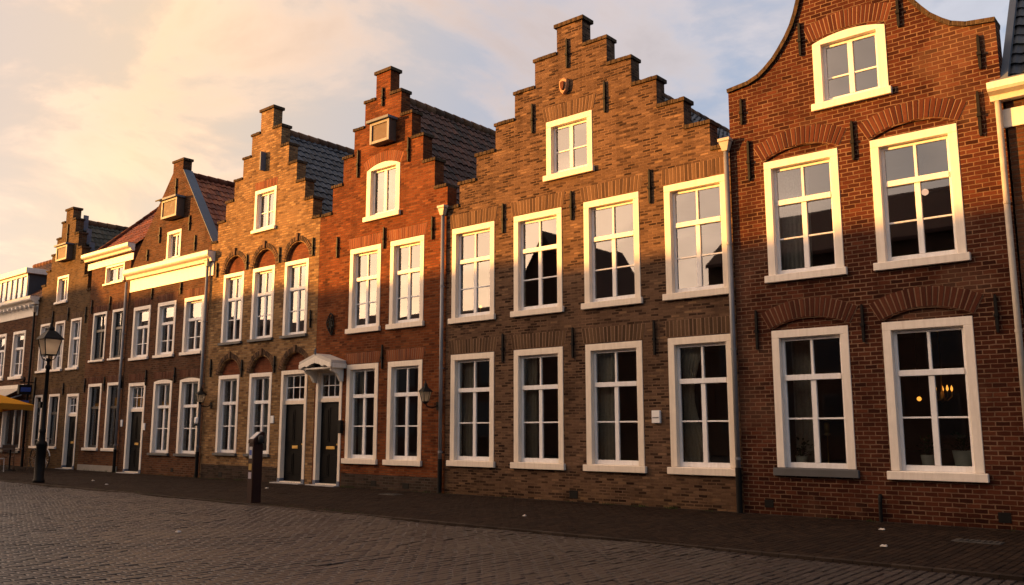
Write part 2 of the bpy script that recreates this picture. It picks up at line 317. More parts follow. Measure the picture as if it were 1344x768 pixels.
# ------------------------------------------------------------------ mesh builder
ORIGIN = {}
class MB:
    def __init__(s): s.v = []; s.f = []; s.uv = None
    def quadbox(s, c):      # c: 8 corners, bottom 4 (ccw) + top 4
        i = len(s.v); s.v += [tuple(p) for p in c]
        s.f += [(i, i+3, i+2, i+1), (i+4, i+5, i+6, i+7), (i, i+1, i+5, i+4), (i+1, i+2, i+6, i+5), (i+2, i+3, i+7, i+6), (i+3, i, i+4, i+7)]
        return s
    def box(s, x0, x1, y0, y1, z0, z1):
        return s.quadbox([(x0,y0,z0),(x1,y0,z0),(x1,y1,z0),(x0,y1,z0),(x0,y0,z1),(x1,y0,z1),(x1,y1,z1),(x0,y1,z1)])
    def prism(s, poly, y0, y1, holes=()):   # polygon in (x,z), extruded from y0 (front) to y1
        loops = [[Vector((x, z, 0)) for x, z in L] for L in [poly, *holes]]
        flat = [p for L in loops for p in L]; n = len(flat); i = len(s.v)
        s.v += [(p.x, y0, p.y) for p in flat] + [(p.x, y1, p.y) for p in flat]
        for t in tessellate_polygon(loops):
            a, b, c = (flat[k] for k in t)
            cr = (b.x-a.x)*(c.y-a.y)-(b.y-a.y)*(c.x-a.x)
            if abs(cr) < 1e-10: continue
            t = tuple(t) if cr > 0 else tuple(reversed(t))
            s.f.append(tuple(i+k for k in t)); s.f.append(tuple(i+n+k for k in reversed(t)))
        k0 = 0
        for li, L in enumerate(loops):
            m = len(L); area = sum(L[j].x*L[(j+1)%m].y-L[(j+1)%m].x*L[j].y for j in range(m))
            for j in range(m):
                a, b = k0+j, k0+(j+1)%m
                if (area > 0) == (li == 0): s.f.append((i+b, i+a, i+n+a, i+n+b))
                else: s.f.append((i+a, i+b, i+n+b, i+n+a))
            k0 += m
        return s
    def prismx(s, poly, x0, x1):  # convex polygon in (y,z), extruded along x
        i = len(s.v); n = len(poly)
        s.v += [(x0, y, z) for y, z in poly] + [(x1, y, z) for y, z in poly]
        s.f.append(tuple(i+k for k in range(n))); s.f.append(tuple(i+n+k for k in reversed(range(n))))
        for k in range(n): s.f.append((i+k, i+n+k, i+n+(k+1)%n, i+(k+1)%n))
        return s
    def quad(s, a, b, c, d):
        i = len(s.v); s.v += [tuple(a), tuple(b), tuple(c), tuple(d)]; s.f.append((i, i+1, i+2, i+3)); return s
    def tube(s, pts, r, n=8, cap=True):
        pts = [Vector(p) for p in pts]; rs = r if isinstance(r, (list, tuple)) else [r]*len(pts)
        i0 = len(s.v); up = None
        for k, p in enumerate(pts):
            d = (pts[min(k+1, len(pts)-1)] - pts[max(k-1, 0)]).normalized()
            if up is None or abs(up.dot(d)) > .95: up = Vector((0, 0, 1)) if abs(d.z) < .9 else Vector((1, 0, 0))
            a = d.cross(up).normalized(); b = a.cross(d); up = b
            for j in range(n):
                t = 2*math.pi*j/n; q = p + (a*math.cos(t)+b*math.sin(t))*rs[k]; s.v.append(tuple(q))
        for k in range(len(pts)-1):
            for j in range(n):
                a, b = i0+k*n+j, i0+k*n+(j+1)%n; s.f.append((a, b, b+n, a+n))
        if cap:
            s.f.append(tuple(i0+j for j in reversed(range(n)))); s.f.append(tuple(i0+(len(pts)-1)*n+j for j in range(n)))
        return s
    def lathe(s, cx, cy, prof, n=16, rot=0.0):   # prof: (r, z)
        i0 = len(s.v)
        for r, z in prof:
            for j in range(n):
                t = 2*math.pi*j/n+rot; s.v.append((cx+r*math.cos(t), cy+r*math.sin(t), z))
        for k in range(len(prof)-1):
            for j in range(n):
                a, b = i0+k*n+j, i0+k*n+(j+1)%n; s.f.append((a, b, b+n, a+n))
        s.f.append(tuple(i0+j for j in reversed(range(n)))); s.f.append(tuple(i0+(len(prof)-1)*n+j for j in range(n)))
        return s
    def build(s, name, mat, parent=None, bevel=0.0, smooth=False, origin=None):
        o0 = ORIGIN.get(parent.name, Vector()) if parent else (Vector(origin) if origin else Vector())
        me = bpy.data.meshes.new(name)
        me.from_pydata([(x-o0.x, y-o0.y, z-o0.z) for x, y, z in s.v], [], s.f)
        if s.uv:
            u = me.uv_layers.new(name='UVMap')
            for lp in me.loops: u.data[lp.index].uv = s.uv[lp.vertex_index]
        me.materials.append(mat)
        if smooth:
            for p in me.polygons: p.use_smooth = True
        me.update()
        o = bpy.data.objects.new(name, me); col.objects.link(o)
        if parent: o.parent = parent; ORIGIN[o.name] = o0
        else:
            o.location = o0; ORIGIN[o.name] = o0
        if bevel:
            b = o.modifiers.new('edge', 'BEVEL'); b.width = bevel; b.segments = 1; b.limit_method = 'ANGLE'; b.angle_limit = R(40); b.use_clamp_overlap = True
        return o

def tag(o, label=None, cat=None, group=None, kind=None):
    if label: o['label'] = label
    if cat: o['category'] = cat
    if group: o['group'] = group
    if kind: o['kind'] = kind
    return o
def thing(name, loc, label, cat, group=None):
    e = bpy.data.objects.new(name, None); col.objects.link(e); e.location = loc; e.empty_display_size = .2
    ORIGIN[e.name] = Vector(loc)
    return tag(e, label, cat, group)
def dup(root, loc, label, group=None):
    c = root.copy(); col.objects.link(c); c.location = loc; c['label'] = label
    if group: c['group'] = group
    def rec(src, dst):
        for ch in list(src.children):
            k = ch.copy(); col.objects.link(k); k.parent = dst; rec(ch, k)
    rec(root, c); return c

def rect(x0, x1, z0, z1): return [(x0, z0), (x1, z0), (x1, z1), (x0, z1)]
def seg_arc(x0, x1, zs, rise, n=12):      # points from right to left over an arc
    hw = (x1-x0)/2; cx = (x0+x1)/2; Rr = (hw*hw+rise*rise)/(2*rise); cz = zs+rise-Rr
    a = math.asin(min(1, hw/Rr));  a = a if rise <= hw else math.pi-a
    return [(cx+Rr*math.sin(a-2*a*k/n), cz+Rr*math.cos(a-2*a*k/n)) for k in range(n+1)]
def arched(x0, x1, z0, zs, rise, n=12): return [(x0, z0), (x1, z0)] + seg_arc(x0, x1, zs, rise, n)

# ------------------------------------------------------------------ house pieces
def voussoirs(house, x0, x1, zs, rise, th, n, mat, proud=.007, name='brick_arch', flare=0.0):
    m = MB(); bk = MB()
    cx = (x0+x1)/2; hw = (x1-x0)/2
    if rise > 0:
        Rr = (hw*hw+rise*rise)/(2*rise); cz = zs+rise-Rr; a = math.asin(min(1, hw/Rr)); a = a if rise <= hw else math.pi-a
        pt = lambda t, r: (cx+(Rr+r)*math.sin(-a+2*a*t), cz+(Rr+r)*math.cos(-a+2*a*t))
    else:
        pt = lambda t, r: (cx+(2*t-1)*(hw+flare*r/th), zs+r)
    g = .075/n*1.0
    for k in range(n):
        t0, t1 = (k+.13)/n, (k+.87)/n
        jit = rng.uniform(-.006, .006); p = proud+rng.uniform(-.003, .003)
        m.prism([pt(t0, .004), pt(t1, .004), pt(t1, th+jit), pt(t0, th+jit)], -p, .02)
    K = 24
    bk.prism([pt(k/K, 0) for k in range(K+1)] + [pt(1-k/K, th) for k in range(K+1)], -.0025, .015)
    o = m.build(name, mat, house)
    bk.build('mortar_bed', M['mortar'], o)
    return o

def glaze_pane(o):
    o.data.materials.append(M['clear'])
    for p in o.data.polygons: p.material_index = 0 if p.normal.y < -.5 else 1
    return o
def window(house, x0, x1, zs, zt, meet=None, bars=(), ubar=True, cw=.13, bw=None, sh=.13, frame='cream', sash='sash', sill='cream',
           rise=0.0, casement=False, lbars=None, depth=.12, mull=.085, panes=True, trans=None, cut=None):
    """frame, sill, sash and panes in a wall opening; returns the opening polygon"""
    f = MB(); zi = zs+sh
    y0, y1 = -.012, depth+.04
    bw = bw or cw
    f.box(x0, x0+cw, y0, y1, zi, zt-cw); f.box(x1-cw, x1, y0, y1, zi, zt-cw)
    if rise: f.prism([(x0, zt-cw), (x1, zt-cw)] + seg_arc(x0, x1, zt-rise, rise), y0, y1)
    else: f.box(x0, x1, y0, y1, zt-cw, zt)
    w = f.build('window', M[frame], house, .006)
    s = MB(); s.box(x0-.05, x1+.05, -.075, -.003, zs, zi-.006); s.box(x0, x1, -.003, y1, zs+.002, zi)
    s.build('sill', M[sill], w, .008)
    # sash
    a0, a1, b0, b1 = x0+cw, x1-cw, zi, zt-cw
    ys = depth-.035; h = MB(); fw = .05
    h.box(a0, a0+fw, ys, ys+.05, b0, b1); h.box(a1-fw, a1, ys, ys+.05, b0, b1)
    br = .085
    h.box(a0+fw, a1-fw, ys+.002, ys+.05, b0, b0+br); h.box(a0+fw, a1-fw, ys+.002, ys+.05, b1-fw, b1)
    cells = []
    c = (a0+a1)/2
    if meet:
        h.box(a0+fw, a1-fw, ys-.028, ys+.05, meet-.045, meet+.045)
        zones = [(b0+br, meet-.045, mull, sorted(bars)), (meet+.045, b1-fw, .042 if ubar else 0, [])]
    else:
        zones = [(b0+br, b1-fw, mull, sorted(bars))]
    for z0, z1, mw, bs in zones:
        xs = [(a0+fw, a1-fw)] if not mw else [(a0+fw, c-mw/2), (c+mw/2, a1-fw)]
        if mw: h.box(c-mw/2, c+mw/2, ys-.004, ys+.045, z0, z1)
        zz = [z0]
        for bz in bs: zz += [bz-.014, bz+.014]
        zz.append(z1)
        for xa, xb in xs:
            for bz in bs: h.box(xa, xb, ys+.008, ys+.04, bz-.014, bz+.014)
            for k in range(0, len(zz), 2): cells.append((xa, xb, zz[k], zz[k+1]))
    h.build('sash', M[sash], w, .004)
    g = MB(); yg = ys+.028
    for xa, xb, za, zb in cells:
        tx, tz = rng.gauss(0, .0018), rng.gauss(0, .0018)
        W_, H_ = (xb-xa)/2, (zb-za)/2
        dy = lambda sx, sz: yg+sx*W_*tx+sz*H_*tz
        g.quadbox([(xa, dy(-1, -1), za), (xb, dy(1, -1), za), (xb, dy(1, -1)+.004, za), (xa, dy(-1, -1)+.004, za),
                   (xa, dy(-1, 1), zb), (xb, dy(1, 1), zb), (xb, dy(1, 1)+.004, zb), (xa, dy(-1, 1)+.004, zb)])
    glaze_pane(g.build('pane', M['glass'], w))
    bd = MB().box(x0-.02, x1+.02, .22, .52, zi-.06, zi-.02); bd.build('window_board', M['sash'], w)
    return rect(x0, x1, zs, zt) if not rise else arched(x0, x1, zs, zt-rise, rise)

def door(house, x0, x1, zt, ztr, cw=.10, frame='cream', depth=.11, letter=True, glaze=(3, 2), wide_slot=False, panel='blackpaint'):
    f = MB(); y0, y1 = -.015, depth+.05
    f.box(x0, x0+cw, y0, y1, .13, zt-cw); f.box(x1-cw, x1, y0, y1, .13, zt-cw); f.box(x0, x1, y0, y1, zt-cw, zt)
    f.box(x0+cw, x1-cw, depth-.06, y1, ztr-.05, ztr+.05)
    fr = f.build('door_frame', M[frame], house, .006)
    p = MB(); p.box(x0-.006, x0+cw+.004, y0-.008, y1, 0, .13); p.box(x1-cw-.004, x1+.006, y0-.008, y1, 0, .13)
    p.build('plinth_block', M['bluestone'], fr, .006)
    # transom light
    a0, a1, b0, b1 = x0+cw, x1-cw, ztr+.05, zt-cw
    t = MB(); ys = depth-.03
    t.box(a0, a0+.05, ys, ys+.04, b0, b1); t.box(a1-.05, a1, ys, ys+.04, b0, b1); t.box(a0+.05, a1-.05, ys+.001, ys+.04, b0, b0+.05); t.box(a0+.05, a1-.05, ys+.001, ys+.04, b1-.05, b1)
    nx, nz = glaze
    for k in range(1, nx):
        x = a0+.05+(a1-a0-.1)*k/nx; t.box(x-.012, x+.012, ys+.003, ys+.035, b0+.05, b1-.05)
    for k in range(1, nz):
        z = b0+.05+(b1-b0-.1)*k/nz; t.box(a0+.05, a1-.05, ys+.006, ys+.033, z-.012, z+.012)
    tr = t.build('transom_window', M['sash'], house, .003)
    glaze_pane(MB().box(a0+.05, a1-.05, ys+.018, ys+.022, b0+.05, b1-.05).build('pane', M['glass'], tr))
    # leaf with raised panels
    d = MB(); z1 = ztr-.05; zb = .06
    d.box(a0, a1, depth, depth+.045, zb, z1)
    wdt = a1-a0; cxm = (a0+a1)/2
    for (u0, u1) in ((a0+.1, cxm-.05), (cxm+.05, a1-.1)):
        for (v0, v1) in ((zb+.16, zb+.72), (zb+1.02, z1-.14)):
            d.box(u0, u1, depth-.012, depth-.001, v0, v1); d.box(u0+.05, u1-.05, depth-.024, depth-.013, v0+.05, v1-.05)
    lf = d.build('door', M[panel], house, .004)
    if letter:
        w2 = .17 if wide_slot else .12
        MB().box(cxm-w2, cxm+w2, depth-.018, depth-.0005, .90, .975).build('letter_slot', M['brass'], lf, .004)
    hx = a1-.06
    h = MB(); h.tube([(hx, depth-.002, 1.02), (hx, depth-.06, 1.02)], .012); h.lathe(hx, depth-.07, [(.004, .99), (.03, 1.0), (.034, 1.02), (.03, 1.04), (.004, 1.05)], 10)
    h.build('handle', M['brass'], lf)
    th = MB().box(x0+cw+.005, x1-cw-.005, -.02, y1, .004, .055); th.build('threshold', M['cream'], house, .005)
    MB().box(x0-.05, x1+.05, -.22, -.021, -.01, .03).build('doorstep', M['stone'], house, .008)
    return rect(x0, x1, 0.0, zt)

def anchor(house, x, z0, z1):
    m = MB(); c = (z0+z1)/2
    m.prism([(x-.012, z0), (x+.012, z0), (x+.02, z0+.06), (x+.02, z1-.06), (x+.012, z1), (x-.012, z1), (x-.02, z1-.06), (x-.02, z0+.06)], -.05, -.012)
    m.box(x-.03, x+.03, -.068, .01, c-.05, c+.0)
    m.build('wall_anchor', M['iron'], house)

def pipe(house, x, ztop, y=-.07, hopper=True, mat='pipe', zb=.0):
    m = MB(); m.tube([(x, y, zb), (x, y, ztop)], .043, 12)
    z = .9
    p = m.build('drainpipe', M[mat], house, 0, True)
    while z < ztop-.3:
        b = MB(); b.tube([(x, y, z-.02), (x, y, z+.02)], .05, 12); b.box(x-.012, x+.012, y+.045, .01, z-.012, z+.012); z += 1.85
        b.build('pipe_bracket', M[mat], p)
    MB().tube([(x, y, zb), (x, y, zb+.75)], .052, 12).build('pipe_shoe', M['iron' if mat == 'pipe' else mat], p)
    if hopper:
        h = MB()
        h.quadbox([(x-.05, y-.05, ztop-.02), (x+.05, y-.05, ztop-.02), (x+.05, y+.05, ztop-.02), (x-.05, y+.05, ztop-.02),
                   (x-.10, y-.075, ztop+.15), (x+.10, y-.075, ztop+.15), (x+.10, y+.06, ztop+.15), (x-.10, y+.06, ztop+.15)])
        h.box(x-.115, x+.115, y-.09, y+.06, ztop+.151, ztop+.21)
        h.build('rain_hopper', M['pipe_cream'], p, .006)

def roof_slope(m, A, U, Lu, V, Lv, tw=.2, th=.265):
    """pantiles over a rectangle: A lower corner, U along the eave, V up the slope"""
    A, U, V = Vector(A), Vector(U).normalized(), Vector(V).normalized()
    N = U.cross(V).normalized()
    if N.z < 0: N = -N
    nt_, nc = max(1, round(Lu/tw)), max(1, round(Lv/th)); tw, th = Lu/nt_, Lv/nc
    S = 6; i0 = len(m.v)
    if m.uv is None: m.uv = []
    prof = [.0, .017, .028, .023, .006, -.004]
    cols = nt_*S+1
    rows = []
    for c in range(nc):
        for e, lift in ((0, .036), (1, .008)):
            rows.append((c, e, lift))
    cj = [[rng.uniform(-.006, .006) for _ in range(nt_+1)] for _ in range(nc)]
    for c, e, lift in rows:
        for k in range(cols):
            t = k//S
            q = A + U*(k*tw/S) + V*((c+e+(cj[c][min(t, nt_-1)]*2 if e == 0 else .05))*th) + N*(prof[k % S]+lift+cj[c][t])
            m.v.append(tuple(q)); m.uv.append((k/S-.001 if k == cols-1 else k/S+.0005, c+.5))
    flip = U.cross(V).dot(N) < 0
    for r in range(len(rows)-1):
        for k in range(cols-1):
            a = i0+r*cols+k; f = (a, a+1, a+1+cols, a+cols)
            m.f.append(tuple(reversed(f)) if flip else f)
    for k in range(cols-1):       # front lip of the lowest course down to the battens
        pass
    return m

def ridge_tiles(m, p0, p1, r=.13, L=.36):
    p0, p1 = Vector(p0), Vector(p1); n = max(1, round((p1-p0).length/L)); d = (p1-p0)/n
    for k in range(n):
        a, b = p0+d*k, p0+d*(k+1.06)
        m.tube([a, b], [r*1.08, r*.95], 10)
    return m

def gable_roof(house, x0, x1, ze, cx, zr, y0, y1, mat, ridge_mat=None):
    m = MB()
    for xe in (x0, x1):
        V = Vector((cx-xe, 0, zr-ze)); Lv = V.length
        roof_slope(m, (xe, y0, ze), (0, 1, 0), y1-y0, V, Lv)
    rf = m.build('roof', M[mat], house, 0, False)
    s = MB().prism([(x0, ze-.03), (cx, zr-.03), (x1, ze-.03), (x1, ze-.16), (cx, zr-.2), (x0, ze-.16)], y0, y1); s.build('roof_deck', M['oldwood'], rf)
    r = MB(); ridge_tiles(r, (cx, y0, zr+.0), (cx, y1, zr+.0)); r.build('ridge_tile', M[ridge_mat or 'vous_arch'], rf, 0, True)
    return rf

def step_outline(x0, x1, z_eave, cx, steps):
    """steps: (half width, z top) from the top down"""
    L = []; Rr = []
    zs = [s[1] for s in steps]
    pts_r = []
    zcur = z_eave
    for hw, z in reversed(steps):        # bottom to top on the right side
        pts_r += [(cx+hw, zcur), (cx+hw, z)]; zcur = z
    pts_l = [(2*cx-x, z) for x, z in reversed(pts_r)]
    out = [(x0, 0), (x1, 0), (x1, z_eave)] + pts_r + pts_l + [(x0, z_eave)]
    res = []
    for p in out:
        if not res or abs(p[0]-res[-1][0]) > 1e-6 or abs(p[1]-res[-1][1]) > 1e-6: res.append(p)
    return res

def step_copings(house, x0, x1, z_eave, cx, steps, mat='coping', th=.075, top_th=.085):
    y0, y1 = -.035, .335
    lim = [(x1-cx)] + [q[0] for q in reversed(steps)]
    zz = [z_eave] + [q[1] for q in reversed(steps)]
    J = lambda: rng.uniform(-.008, .008)
    for k in range(len(steps)):
        a, b, z = lim[k+1], lim[k], zz[k]
        if b-a < .05: continue
        o = .04 if k else 0
        for xa, xb in ((cx+a+.002, cx+b+o+J()), (cx-b-o+J(), cx-a-.002)):
            m = MB(); n = 5; za = [z+J()*.5 if 0 < q < n else z for q in range(n+1)]; e = J()
            for q in range(n):
                u0, u1 = xa+(xb-xa)*q/n, xa+(xb-xa)*(q+1)/n-.003; t0 = th+J()*.7
                m.quadbox([(u0, y0+J()*.6, z), (u1, y0+J()*.6, z), (u1, y1, z), (u0, y1, z), (u0, y0+J()*.6, z+t0), (u1, y0+J()*.6, z+t0+J()*.4), (u1, y1, z+t0), (u0, y1, z+t0)])
            m.build('coping', M[mat], house, .005)
    a = steps[0][0]; z = steps[0][1]
    MB().box(cx-a-.055, cx+a+.055, y0-.01, y1+.01, z, z+top_th).build('coping', M[mat], house, .006)

def shell(house, x0, x1, ze, depth=9.0, mat='brick_dark', floors=(.12, 3.3, 6.15), back=4.2):
    m = MB(); e = .006
    m.box(x0+e, x0+.2, .302, depth, 0, ze-.1); m.box(x1-.2, x1-e, .302, depth, 0, ze-.1); m.box(x0+.2, x1-.2, depth-.2, depth-.001, 0, ze-.1)
    m.build('side_wall', M[mat], house)
    r = MB()
    for z in floors: r.box(x0+.2, x1-.2, .301, depth-.21, z-.14, z)
    r.build('floor', M['roomfloor'], house)
    q = MB().box(x0+.2, x1-.2, back, back+.1, floors[0], ze-.2)
    q.box(x0+.2, x0+.22, .301, back, floors[0], ze-.2); q.box(x1-.22, x1-.2, .301, back, floors[0], ze-.2)
    q.build('room_partition', M['room'], house)

def wall(house, outline, holes, mat):
    return MB().prism(outline, 0.0, .3, holes).build('wall', M[mat], house)

def house_root(x, name, label):
    return thing(name, (x, 0, 0), label, 'house', 'brick gabled houses along the street')

def hoist_box(house, x0, x1, z0, z1, p=.38, beam=False):
    b = MB(); b.box(x0, x1, -p+.02, -.001, z0, z1-.07); o = b.build('hoist_box', M['oldwood'], house, .004)
    t = MB(); w = .07
    t.box(x0-.01, x0+w, -p-.01, -p+.018, z0, z1-.071); t.box(x1-w, x1+.01, -p-.01, -p+.018, z0, z1-.071)
    t.box(x0+w, x1-w, -p-.008, -p+.018, z0, z0+w); t.box(x0+w, x1-w, -p-.008, -p+.018, z1-.07-w, z1-.071)
    t.build('trim', M['greytrim'], o, .004)
    c = MB().box(x0-.09, x1+.05, -p-.08, -.001, z1-.07, z1); c.build('hood', M['lead'], o, .006)
    if beam: MB().box(x0-.25, x0+.1, -p-.11, -p-.082, z1-.06, z1-.02).build('hoist_beam', M['iron'], o)

# ------------------------------------------------------------------ HOUSE: broad brown stepped gable
def house_brown():
    x0, x1, cx = -13.88, -6.83, -10.35
    h = house_root(x0, 'stepped_gable_house', 'broad dark brown brick house with a tall stepped gable and a small carved crest')
    steps = [(.33, 9.82), (.93, 9.22), (1.5, 8.63), (2.06, 8.04), (2.63, 7.46), (3.15, 6.9)]
    holes = []
    for i, (a, b) in enumerate([(-13.72, -12.43), (-11.88, -10.59), (-10.04, -8.74), (-8.19, -6.91)]):
        holes.append(window(h, a, b, .6, 3.03, 2.24, (1.53,)))
        holes.append(window(h, a, b, 3.72, 5.9, 5.12, (4.5,)))
        for z in (3.05, 5.92): voussoirs(h, a-.04, min(b+.04, -6.86), z, 0, .3, 17, M['vous_brown'], flare=.05 if i < 3 else .0, name='brick_lintel')
    holes.append(window(h, -10.98, -9.8, 6.5, 7.8, None, (7.12,), cw=.13, sh=.13))
    voussoirs(h, -11.02, -9.76, 7.82, 0, .3, 17, M['vous_brown'], flare=.07, name='brick_lintel')
    wall(h, step_outline(x0, x1, 6.38, cx, steps), holes, 'brick_brown')
    step_copings(h, x0, x1, 6.38, cx, steps)
    for x, a, b in [(-12.17, 2.79, 3.4), (-10.33, 2.78, 3.39), (-8.46, 2.74, 3.38), (-12.17, 5.58, 6.24), (-10.33, 5.58, 6.19), (-8.48, 5.61, 6.28),
                    (-11.34, 7.64, 8.3), (-9.47, 7.65, 8.31), (-10.4, 8.85, 9.5)]: anchor(h, x, a, b)
    c = MB(); pts = [(0, -.18), (.07, -.11), (.1, .0), (.1, .12), (.05, .15), (0, .17), (-.05, .15), (-.1, .12), (-.1, 0), (-.07, -.11)]
    c.prism([(-10.47+x, 8.46+z) for x, z in pts], -.09, .01)
    cr = c.build('carved_crest', M['shield'], h, .012)
    MB().prism([(-10.47+x*.55, 8.46+z*.6) for x, z in pts], -.125, -.091).build('crest_boss', M['vous_red'], cr, .012)
    MB().box(-8.54, -8.37, -.06, -.001, 1.5, 1.73).build('meter_box', M['signwhite'], h, .006)
    MB().box(-8.52, -8.39, -.066, -.0605, 1.59, 1.61).build('box_slot', M['pipe'], h)
    MB().box(-10.46, -10.26, -.012, .01, .07, .22).build('wall_vent', M['iron'], h, .004)
    gable_roof(h, x0+.05, x1-.03, 6.05, cx, 9.3, .34, 9.0, 'tile_slate')
    shell(h, x0, x1, 6.1)
    pipe(h, -13.95, 6.27, -.08)
    return h

def house_red():
    x0, x1, cx = -6.82, -2.46, -4.65
    h = house_root(x0, 'bell_gable_house', 'deep red brick house with curved bell gable and pale mortar joints')
    gl = [(-6.81, 7.37), (-6.41, 7.42), (-6.2, 7.5), (-6.06, 7.6), (-5.9, 7.74), (-5.78, 7.89), (-5.65, 8.07), (-5.54, 8.27), (-5.46, 8.48), (-5.39, 8.72), (-5.35, 9.0), (-5.33, 9.3)]
    top = [(-5.15, 9.55), (-4.9, 9.72), (-4.65, 9.78)]
    left = gl+top
    prof = left + [(2*cx-x, z) for x, z in reversed(left[:-1])]
    prof = [(max(min(x, x1), x0), z) for x, z in prof]
    outline = [(x0, 0), (x1, 0)] + list(reversed(prof))
    holes = []
    X = [(-6.2, -4.92), (-4.4, -3.12)]
    for k, (a, b) in enumerate(X):
        window(h, a, b, .64, 3.02, 2.23, (1.56,), sill='darksill' if k == 0 else 'cream_white', frame='cream_white')
        window(h, a, b, 3.83, 5.95, 5.21, (4.58,), frame='cream_white', sill='cream_white')
        for zb, zt in ((.64, 3.02), (3.83, 5.95)):
            holes.append(arched(a, b, zb, zt+.015, .16))
            MB().prism([(a, zt+.001), (b, zt+.001)]+seg_arc(a, b, zt+.015, .16), .045, .16).build('arch_infill', M['brick_red'], h)
            voussoirs(h, a-.03, b+.03, zt+.03, .17, .3, 19, M['vous_red'], .012)
    holes.append(window(h, -5.24, -4.05, 6.64, 7.93, None, (7.2,), cw=.14, rise=.1, frame='cream_white', sill='cream_white'))
    voussoirs(h, -5.28, -4.01, 7.87, .11, .3, 21, M['vous_red'])
    wall(h, outline, holes, 'brick_red')
    c = MB()
    for (xa, za), (xb, zb) in zip(prof[:-1], prof[1:]):
        d = Vector((xb-xa, zb-za)); n = Vector((-d.y, d.x)).normalized()*.07
        c.quadbox([(xa, -.05, za), (xb, -.05, zb), (xb, .34, zb), (xa, .34, za), (xa+n.x, -.05, za+n.y), (xb+n.x, -.05, zb+n.y), (xb+n.x, .34, zb+n.y), (xa+n.x, .34, za+n.y)])
    c.build('coping', M['coping'], h)
    for x, a, b in [(-6.46, 5.67, 6.4), (-4.66, 5.68, 6.34), (-2.8, 5.67, 6.36), (-6.45, 2.72, 3.39), (-4.68, 2.73, 3.33), (-2.8, 2.75, 3.3), (-5.44, 7.68, 8.28), (-3.83, 7.7, 8.25), (-2.73, 6.69, 7.23), (-6.56, 6.72, 7.2)]: anchor(h, x, a, b)
    gable_roof(h, x0+.05, x1-.05, 6.3, cx, 8.9, .34, 9.0, 'tile_slate')
    shell(h, x0, x1, 6.4)
    pipe(h, -6.86, 6.3, -.08)
    s = MB().tube([(-4.58, -.05, 0), (-4.58, -.05, .3), (-4.585, -.03, .36), (-4.59, .01, .4)], .03, 8); s.build('pipe_stub', M['iron'], h)
    v = MB().box(-3.0, -2.84, -.012, .01, .1, .24); v.build('wall_vent', M['iron'], h)
    MB().box(-6.45, -6.3, -.012, .01, .12, .24).build('wall_vent', M['iron'], h)
    return h

